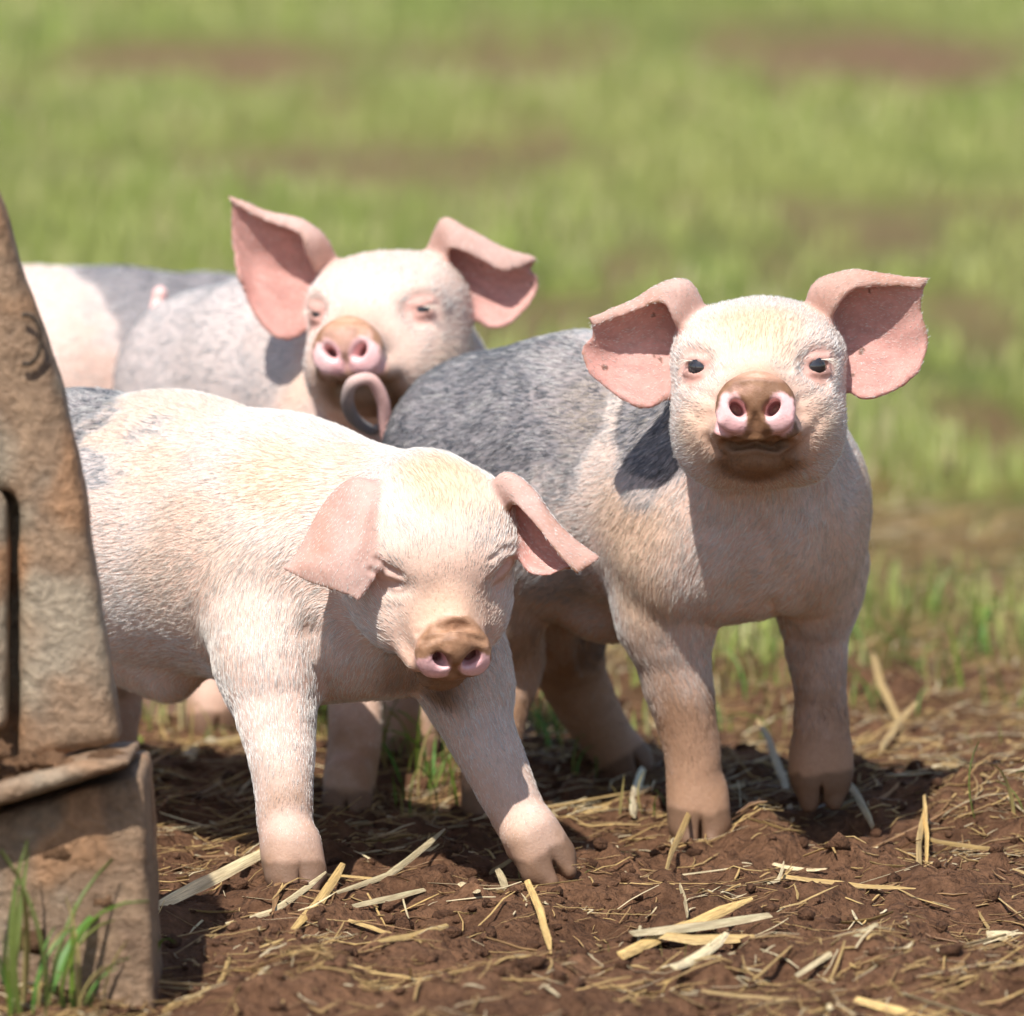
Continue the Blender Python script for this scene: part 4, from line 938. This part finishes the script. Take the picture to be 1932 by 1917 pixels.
# ---- trampled chaff
nK = 48000
kx = rng.uniform(-0.78, 0.78, nK); ky = -0.68 + 3.4 * rng.random(nK) ** 1.35
dens = 0.18 + 0.82 * sstep(-0.05, 0.5, fbm(np.stack([kx, ky, 0 * kx], -1), 7, 2, 201) + 0.35 * sstep(-0.12, 0.15, ky) + 0.3 * sstep(0.2, -0.15, np.abs(ky - 0.35) - 0.2))
m = (rng.random(nK) < dens) & (np.abs(kx) < 0.8); kx, ky = kx[m], ky[m]; nK = len(kx)
L = (0.006 + 0.046 * rng.random(nK) ** 2.2) * (1 + 0.3 * np.clip(ky, 0, 2)); an = rng.normal(0, 1.0, nK); tl = rng.normal(0, 0.22, nK)
d = np.stack([np.cos(an), np.sin(an), 0 * an], 1); t = np.linspace(-.5, .5, 4)
C = np.stack([kx, ky, 0 * kx], 1)[:, None] + d[:, None] * (t[None, :, None] * L[:, None, None])
C[..., 0] += 0.10 * L[:, None] * rng.normal(0, 1, nK)[:, None] * (t ** 2 * 4)[None]
C[..., 2] = ground_z(C[..., 0], C[..., 1]) * 0.5 + ground_z(kx, ky)[:, None] * 0.5 + 0.0012 + np.abs(tl)[:, None] * 0.6 * L[:, None] * (t[None] + .5)
rad = np.repeat((0.00035 + 0.0010 * rng.random(nK) ** 2.2)[:, None], 4, 1) * np.array([.8, 1, 1, .6])
tint = mixc((0.62, 0.42, 0.165), (0.20, 0.10, 0.048), rng.random(nK)); tint = mixc(tint, (0.68, 0.56, 0.35), (rng.random(nK) < 0.16) * 0.9)
V, F, T = tubes(C, rad, tint, 3, rng.uniform(0.4, 0.9, nK))
o = mesh_obj('straw_chaff', V, F, M_STRAW); vcol(o.data, 'tint', T)
tag(o, 'short broken straw chaff trodden into the brown soil', 'chaff', kind='stuff')
print('chaff', nK, round(time.time() - T0, 1))

# ---- meadow grass beyond and between the animals
def meadow(n, ylo, yhi, pw, wid, hgt, seed):
    r = np.random.default_rng(seed)
    y = ylo + (yhi - ylo) * r.random(n) ** pw; x = r.uniform(-1, 1, n) * (0.75 + 0.115 * (y + 5)) + 0 * y
    b = bare(x, y); tuft = fbm(np.stack([x, y * 0.8, 0 * x], -1), 5.5, 2, 301)
    m = r.random(n) < np.clip((1 - b) ** 2.6 * (0.75 + 0.9 * tuft), 0.0, 1); x, y, b, tuft = x[m], y[m], b[m], tuft[m]; n = len(x)
    a = r.uniform(0, 2 * math.pi, n); lean = r.uniform(0.05, 0.6, n)
    dirv = np.stack([np.cos(a), np.sin(a), 0 * a], 1); up = np.tile((0, 0, 1.0), (n, 1))
    L = hgt * (0.5 + 0.8 * r.random(n)) * (0.8 + 0.5 * tuft) * (1 - 0.75 * b)
    tint = mixc((0.22, 0.29, 0.055), (0.42, 0.45, 0.135), r.random(n)); tint = mixc(tint, (0.52, 0.43, 0.23), (r.random(n) < 0.27) * 0.9)
    tint = mixc(tint, (0.40, 0.40, 0.13), np.clip(0.3 + 1.3 * fbm(np.stack([x, y * .4, 0 * x], -1), 1.4, 2, 311), 0, 0.85))
    base = np.stack([x, y, ground_z(x, y) - 0.004], 1)
    return strips(base, dirv, up, L, wid * r.uniform(.6, 1.3, n), lean + r.uniform(0, 1.1, n), tint, 4)
parts = [meadow(46000, 0.40, 3.2, 0.9, 0.0034, 0.062, 1), meadow(52000, 2.0, 10.0, 1.0, 0.0065, 0.06, 2), meadow(42000, 8.0, 30.0, 1.5, 0.012, 0.065, 3)]
off = 0; VV, FF, TT = [], [], []
for V, F, T in parts: VV.append(V); FF.append(F + off); TT.append(T); off += len(V)
o = mesh_obj('meadow_grass', np.vstack(VV), np.vstack(FF), M_GRASS); vcol(o.data, 'tint', np.vstack(TT))
tag(o, 'yellow green meadow grass with dry blades behind the piglets', 'grass', kind='stuff')
print('meadow', off, round(time.time() - T0, 1))

# ------------------------------------------------------------------ grass tufts near the animals: each a thing, each blade a part
BL = []
for k in range(10):
    r = np.random.default_rng(900 + k); n = 1
    g = (r.uniform(.10, .16), r.uniform(.17, .25), r.uniform(.025, .05)) if k % 4 else (.34, .27, .10)
    V, F, T = strips(np.zeros((1, 3)), np.array([[1.0, 0, 0]]), np.array([[0, 0, 1.0]]), np.array([1.0]), np.array([0.055]), np.array([r.uniform(0.3, 2.2)]), np.array([g]), 8, 0.05)
    V = V.copy(); V[:, 1] *= 1.0
    me = bpy.data.meshes.new('blade'); mid = V.reshape(-1, 2, 3).mean(1); Vm = np.stack([V[0::2], mid + np.array((0.012, 0, -0.012)) * 1.0, V[1::2]], 1).reshape(-1, 3)
    Fm = [(i * 3 + j, i * 3 + j + 1, i * 3 + j + 4, i * 3 + j + 3) for i in range(7) for j in (0, 1)]
    me.from_pydata(Vm.tolist(), [], Fm); me.polygons.foreach_set('use_smooth', np.ones(len(me.polygons), bool)); me.materials.append(M_GRASS)
    vcol(me, 'tint', np.repeat(np.array([g]), len(Vm), 0)); BL.append(me)
def tuft(px, py, n, size, label, group=None, spread=0.012, Y=None, seed=0, wide=1.0, lean=None):
    r = random.Random(seed * 77 + int(px)); c = ground_at(px, py)
    z = float(ground_z(np.array([c[0]]), np.array([c[1]]))[0])
    root = empty('grass_tuft', (c[0], c[1], z)); tag(root, label, 'grass', group)
    for i in range(n):
        b = bpy.data.objects.new('blade', BL[r.randrange(len(BL))] if wide == 1.0 or r.random() < .75 else BL[1 + r.randrange(3)]); COL.objects.link(b); b.parent = root
        L = size * r.uniform(0.55, 1.2); b.location = (r.gauss(0, spread), r.gauss(0, spread), -0.004)
        b.scale = (L, L * wide * r.uniform(.7, 1.3), L); b.rotation_euler = (r.gauss(0, .12), r.gauss(0, .15), r.uniform(0, 6.28) if lean is None else lean + r.gauss(0, .7))
    return root
NEAR = 'low grass tufts around the trotters'
tuft(75, 1935, 16, 0.105, 'tall fresh grass tuft in front of the muddy steel stand', spread=0.019, seed=4, wide=1.0)
tuft(150, 1925, 7, 0.085, 'bent broad bladed grass sprig against the muddy stand', spread=0.010, seed=9, wide=1.2, lean=0.0)
tuft(300, 1835, 9, 0.055, 'short grass sprig at the bottom corner of the stand', spread=0.012, seed=6)
for i, (px, py, n, sz, lb) in enumerate([
    (745, 1475, 16, .055, 'shaded dark green grass tuft behind the pale piglet'), (830, 1500, 16, .06, 'shaded grass tuft between the pale piglet forelegs'), (780, 1530, 12, .045, None), (890, 1460, 12, .06, None), (1010, 1440, 14, .06, None),
    (1060, 1400, 12, .055, None), (1110, 1480, 8, .04, None), (1180, 1560, 7, .03, 'sparse yellowing grass sprig by the grey piglet trotter'), (1420, 1400, 14, .05, 'shaded grass tuft between the grey rumped piglet forelegs'), (1390, 1350, 10, .05, None), (1450, 1330, 12, .05, None),
    (1640, 1350, 14, .06, None), (1700, 1270, 14, .07, None), (1770, 1300, 12, .06, None), (1850, 1240, 14, .07, None), (1660, 1200, 12, .07, None), (1900, 1330, 10, .055, None), (1880, 1450, 6, .03, None),
    (330, 1400, 8, .045, None), (420, 1380, 10, .05, None), (390, 1420, 8, .04, None), (600, 1400, 8, .05, None), (1930, 1600, 5, .05, None), (1000, 1660, 4, .02, None), (1310, 1210, 12, .05, None), (1750, 1180, 12, .06, None), (1010, 1650, 5, .025, None), (730, 1740, 4, .016, None), (1280, 1830, 4, .016, None)]):
    tuft(px, py, n, sz, lb or ('leafy grass tuft at the meadow edge behind the soil heap' if px > 1600 else 'small grass tuft in the strawy gap behind the pale piglet' if px < 700 and py < 1500 else 'tiny grass sprig poking from bare foreground soil' if py > 1580 else 'shaded grass tuft beneath the grey rumped piglet'), NEAR, spread=0.018, seed=20 + i)

# ------------------------------------------------------------------ straw: loose stalks lying on the soil
STR = []
for k in range(12):
    r = np.random.default_rng(700 + k)
    t = np.linspace(-.5, .5, 6); c = np.stack([t, 0.03 * r.normal() * (t * 2) ** 2 + 0.003 * r.normal(0, 1, 6), 0.012 * r.normal() * (t * 2) ** 2], 1)[None]
    if k % 4 == 3: c[0, 3:, 1] += (np.arange(3) + 1) * 0.05 * r.choice((-1, 1))            # a kinked one
    w = (0.015 + 0.010 * r.random()) * np.array([[.35 + .5 * r.random(), .9, 1.05, .95, .9, .15 + .5 * r.random()]]) * (1.3 if k % 3 == 0 else 1)
    tb = np.array((0.66, 0.46, 0.19)) * r.uniform(.75, 1.1) if k % 3 else np.array((0.72, 0.60, 0.38))
    if k in (5, 10): tb = np.array((.33, .19, .085))
    V, F, T = tubes(c, w, tb[None], 6, np.array([0.22 + 0.2 * r.random()]))
    V = V.reshape(6, 6, 3); V[..., 2] -= 0.5 * V[..., 1] ** 2 * 0
    V = V.reshape(-1, 3); F = F.tolist() + [list(range(5, -1, -1)), list(range(30, 36))]
    me = bpy.data.meshes.new('straw_stalk'); me.from_pydata(V.tolist(), [], F); me.materials.append(M_STALK)
    T = np.clip(T * (0.75 + 0.5 * np.random.default_rng(k).random((len(T), 1))), 0, .8); vcol(me, 'tint', T); me['kind_no'] = k; STR.append(me)
def stalk(a, b, w=1.0, kind=None, label=None, group=None, name='straw_stalk', lift=(0.0, 0.0), roll=None):
    """a, b: points (x, y) of the two ends on the ground"""
    za, zb, zm = ground_z(np.array([a[0], b[0], (a[0] + b[0]) / 2]), np.array([a[1], b[1], (a[1] + b[1]) / 2]))
    zs = max(0, zm - (za + zb) / 2) * 0.7 + 0.0012
    A = Vector((a[0], a[1], za + zs + lift[0])); Bv = Vector((b[0], b[1], zb + zs + lift[1]))
    d = Bv - A; L = d.length
    o = bpy.data.objects.new(name, STR[random.randrange(len(STR)) if kind is None else kind]); COL.objects.link(o)
    o.location = (A + Bv) / 2; q = d.to_track_quat('X', 'Z') @ Matrix.Rotation(random.uniform(-.9, .9) if roll is None else roll, 3, 'X').to_quaternion(); o.rotation_mode = 'QUATERNION'; o.rotation_quaternion = q
    ww = 0.075 * w; o.scale = (L, ww, ww * 0.8)
    k = o.data.get('kind_no', 0); look = 'dark weathered' if k in (5, 10) else ('whitish' if k % 3 == 0 else 'golden')
    shp = 'kinked' if k % 4 == 3 else ('flat' if k % 3 == 0 else 'straight'); siz = 'long' if L > 0.06 else ('short' if L < 0.034 else 'medium length')
    return tag(o, label or '%s %s %s straw lying loose on the brown soil' % (siz, look, shp), 'straw', group or 'straw strewn over the soil')
G = lambda px, py: ground_at(px, py)[:2]
HERO = [((290, 1745), (505, 1645), 2.3, 0, 'thick pale straw stem leaning against the pale piglet trotter', (0, .012)), ((520, 1640), (525, 1740), 2.0, 10, 'short dark broken straw stem by the pale piglet trotter', (.012, 0)),
        ((430, 1750), (640, 1700), 1.2, 3, None, (0, 0)), ((560, 1760), (655, 1670), 1.7, 1, None, (0, .012)), ((640, 1710), (870, 1640), 1.3, 3, None, (0, .004)), ((665, 1725), (800, 1695), 1.2, 0, None, (0, 0)),
        ((1480, 1680), (1730, 1702), 1.7, 4, 'long straight straw stem lying right of the lifted trotter', (.002, .004)), ((1160, 1815), (1410, 1745), 2.6, 4, 'wide split straw leaf topmost of the foreground bundle', (.002, .010)),
        ((1190, 1800), (1450, 1760), 2.4, 0, None, (.006, .006)), ((1230, 1795), (1425, 1790), 2.2, 1, None, (.004, .002)), ((1270, 1870), (1370, 1800), 2.4, 6, 'cut end of a flat straw leaf under the foreground bundle', (0, .006)), ((1170, 1770), (1130, 1800), 1.0, 2, None, (0, 0)),
        ((1620, 1895), (1800, 1925), 2.0, 4, None, (.003, .0)), ((1860, 1780), (1960, 1770), 1.8, 0, None, (0, 0)), ((1440, 1450), (1505, 1575), 1.5, 2, 'upright slanting straw between the grey piglet forelegs', (.022, 0)), ((1300, 1560), (1345, 1500), 1.0, 1, None, (0, .016)),
        ((1245, 1670), (1340, 1545), 1.2, 2, 'thin straw slanting up to the grey piglet trotter', (0, .02)), ((1300, 1770), (1285, 1710), 1.3, 0, None, (0, .01)), ((1730, 1690), (1735, 1600), 1.4, 2, None, (0, .02)), ((1750, 1650), (1745, 1590), 1.2, 1, None, (0, .02)),
        ((1600, 1545), (1650, 1600), 1.4, 0, None, (.012, 0)), ((1460, 1650), (1560, 1665), 1.4, 6, None, (0, 0)), ((1780, 1500), (1870, 1580), 1.0, 4, None, (0, 0)), ((1790, 1370), (1930, 1345), 1.8, 0, None, (0, 0)), ((1000, 1730), (1045, 1815), 1.5, 4, None, (.012, 0)),
        ((870, 1690), (905, 1720), 1.4, 0, None, (.004, 0)), ((940, 1660), (960, 1690), 1.2, 0, None, (.006, 0)), ((260, 1480), (450, 1410), 2.2, 2, None, (0, 0)), ((300, 1500), (400, 1440), 2.0, 0, None, (0, .006)), ((1100, 1560), (1230, 1510), 1.4, 1, None, (0, .006)),
        ((1190, 1570), (1210, 1510), 1.9, 0, None, (0, .014)), ((660, 1745), (760, 1760), 1.0, 4, None, (0, 0)), ((720, 1820), (850, 1770), 1.3, 1, None, (0, .004)), ((1650, 1460), (1720, 1400), 1.3, 2, None, (0, .02)), ((1640, 1330), (1700, 1400), 1.6, 1, None, (.03, 0))]
for a, b, wd, kd, lb, lf in HERO: stalk(G(*a), G(*b), wd * 1.15, kd, lb, None, lift=lf, roll=random.uniform(.5, 1.2) * (1 if a[0] < b[0] else -1))
rs = np.random.default_rng(55); cnt = 0
while cnt < 260:
    px, py = rs.uniform(200, 1960), rs.uniform(1370, 1935)
    c = G(px, py); dn = fbm(np.array([[c[0], c[1], 0]]), 9, 2, 401)[0]
    if rs.random() > 0.55 + 0.9 * dn: continue
    if min(np.hypot(c[0] - f[0], c[1] - f[1]) for f in FEET) < 0.035: continue
    L = 0.022 + 0.075 * rs.random() ** 1.7; an = rs.normal(0.3, 0.9)
    dv = np.array((math.cos(an), math.sin(an))) * L / 2
    stalk(c - dv, c + dv, rs.uniform(0.4, 1.15), None, None, None, lift=(0, max(0, rs.normal(-.002, .006)))); cnt += 1
print('straw', round(time.time() - T0, 1))

# ------------------------------------------------------------------ mud caked steel stand at the left edge
def poly_d(x, z, V):
    V = np.asarray(V, float); d = np.full(np.broadcast(x, z).shape, 1e9); s = np.ones(d.shape)
    n = len(V)
    for i in range(n):
        a = V[i]; b = V[i - 1]; e = b - a; wx = x - a[0]; wz = z - a[1]
        t = np.clip((wx * e[0] + wz * e[1]) / (e @ e), 0, 1); d = np.minimum(d, (wx - e[0] * t) ** 2 + (wz - e[1] * t) ** 2)
        c1 = z >= a[1]; c2 = z < b[1]; c3 = e[0] * wz > e[1] * wx
        fl = (c1 & c2 & c3) | (~c1 & ~c2 & ~c3); s = np.where(fl, -s, s)
    return s * np.sqrt(d)
class Plate:
    def __init__(s, pts, Yf, depth, rnd=0.004, slope=0.0):
        W = [at(a, b, Yf) for a, b in pts]; s.V = [(q[0], q[2]) for q in W]; s.y0 = Yf; s.y1 = Yf + depth; s.r = rnd; s.slope = slope
    def box(s):
        V = np.array(s.V); return np.array((V[:, 0].min(), s.y0, V[:, 1].min())), np.array((V[:, 0].max(), s.y1, V[:, 1].max()))
    def d(s, x, y, z):
        d2 = poly_d(x, z - s.slope * (y - s.y0), s.V) + s.r; dy = np.abs(y - (s.y0 + s.y1) / 2) - (s.y1 - s.y0) / 2 + s.r
        return np.minimum(np.maximum(d2, dy), 0) + np.sqrt(np.maximum(d2, 0) ** 2 + np.maximum(dy, 0) ** 2) - s.r
def plate(name, parent, mat, amp, h, *a, **k):
    pl = Plate(*a, **k); lo, hi = pl.box(); F_ = Field(lo - 0.02, hi + 0.02, h); F_.op(pl, 0.001); P, Q = F_.mesh(); P = relax(P, Q, 1, .5); Nv = normals(P, Q)
    n = fbm(P, 45, 4, 501, .7); lump = np.maximum(fbm(P, 22, 2, 507) - 0.15, 0)
    P = P + Nv * (amp * (n + 2.2 * lump))[:, None]
    o = mesh_obj(name, P, Q, mat, parent); n1 = fbm(P, 9, 3, 511); n2 = fbm(P, 45, 3, 513)
    c = mixc((0.27, 0.175, 0.105), (0.165, 0.10, 0.06), np.clip(.5 + 1.0 * n2 + .4 * n1, 0, 1)); c = mixc(c, (0.33, 0.27, 0.19), sstep(0.05, 0.45, n1 + .35 * n2) * .8); c = mixc(c, (.30, .165, .085), np.clip(lump * 4, 0, 1))
    vcol(o.data, 'soil', c); return o
M_STAND = mat_attr('muddy_steel', 'soil', 0.65, 0.3, 0, 0.35, 130, 0.8, 0.005)
st = empty('steel_stand', (at(60, 1850, -.45)[0], -0.45, 0.0)); tag(st, 'mud caked brown steel stand with upright post beside the pale piglet', 'stand')
plate('post', st, M_STAND, .0014, .0040, [(-40, 300), (-5, 380), (40, 520), (75, 620), (115, 740), (140, 860), (160, 980), (185, 1130), (205, 1270), (228, 1405), (35, 1445), (35, 960), (20, 930), (-140, 930), (-140, 300)], -0.47, 0.05, 0.012)
plate('back_plate', st, M_STAND, .001, .0045, [(-140, 900), (60, 900), (60, 1450), (-140, 1470)], -0.43, 0.02)
plate('flange', st, M_STAND, .0014, .0045, [(-140, 925), (-2, 925), (12, 960), (12, 1380), (-140, 1400)], -0.475, 0.05, 0.008)
plate('lip_plate', st, M_STAND, .0012, .0040, [(-140, 1570), (0, 1522), (246, 1446), (248, 1430), (160, 1436), (0, 1478), (-140, 1520)], -0.53, 0.13, 0.003, slope=-0.06)
plate('base_block', st, M_STAND, .0022, .0040, [(-140, 1580), (0, 1535), (268, 1462), (282, 1700), (292, 1960), (-140, 1960)], -0.50, 0.12, 0.004)
rl = random.Random(12); LUMPS = [(rl.uniform(-40, 215), 0, rl.uniform(-.515, -.48), rl.uniform(.0035, .0095)) for _ in range(34)] + [(112, 1612, -.499, .010), (55, 1770, -.499, .010), (195, 1700, -.499, .006)]
bm = bmesh.new(); bmesh.ops.create_icosphere(bm, subdivisions=2, radius=1); LV = np.array([v.co[:] for v in bm.verts]); LF = np.array([[l.index for l in f.verts] for f in bm.faces]); bm.free()
for i, (px, py, Y, r_) in enumerate(LUMPS):
    if not py: py = 1476 - 0.20 * max(px, 0) + (px / 160 > 1) * 6 - rl.random() ** 2 * max(0, 70 - px * .5) - r_ * 700
    V = LV * (1 + 0.75 * fbm(LV + i * 3.1, 2.2, 3, 600 + i))[:, None] * r_ * np.array((1.2, .4, .9) if i > 33 else (1.25, 1.0, .8)) + at(px, py, Y)
    o = mesh_obj('mud_lump', V, LF, M_SOIL, st); vcol(o.data, 'soil', np.tile(np.array((.22, .125, .068)) * rl.uniform(.75, 1.15), (len(V), 1)))
c = at(68, 640, -.475); an = np.linspace(-1.9, 1.9, 14)
C = np.stack([c[0] - 0.006 + 0.009 * np.cos(an), c[1] - 0.0005 + 0 * an, c[2] + 0.016 * np.sin(an)], 1)[None]
V, F, T = tubes(C, np.full((1, 14), .0016), np.array([(.06, .04, .025)]), 8); o = mesh_obj('ring', V, F, M_STAND, st); vcol(o.data, 'soil', T)  # dark curved tube, its colour standing in for the shade in a slot
print('all done', round(time.time() - T0, 1))
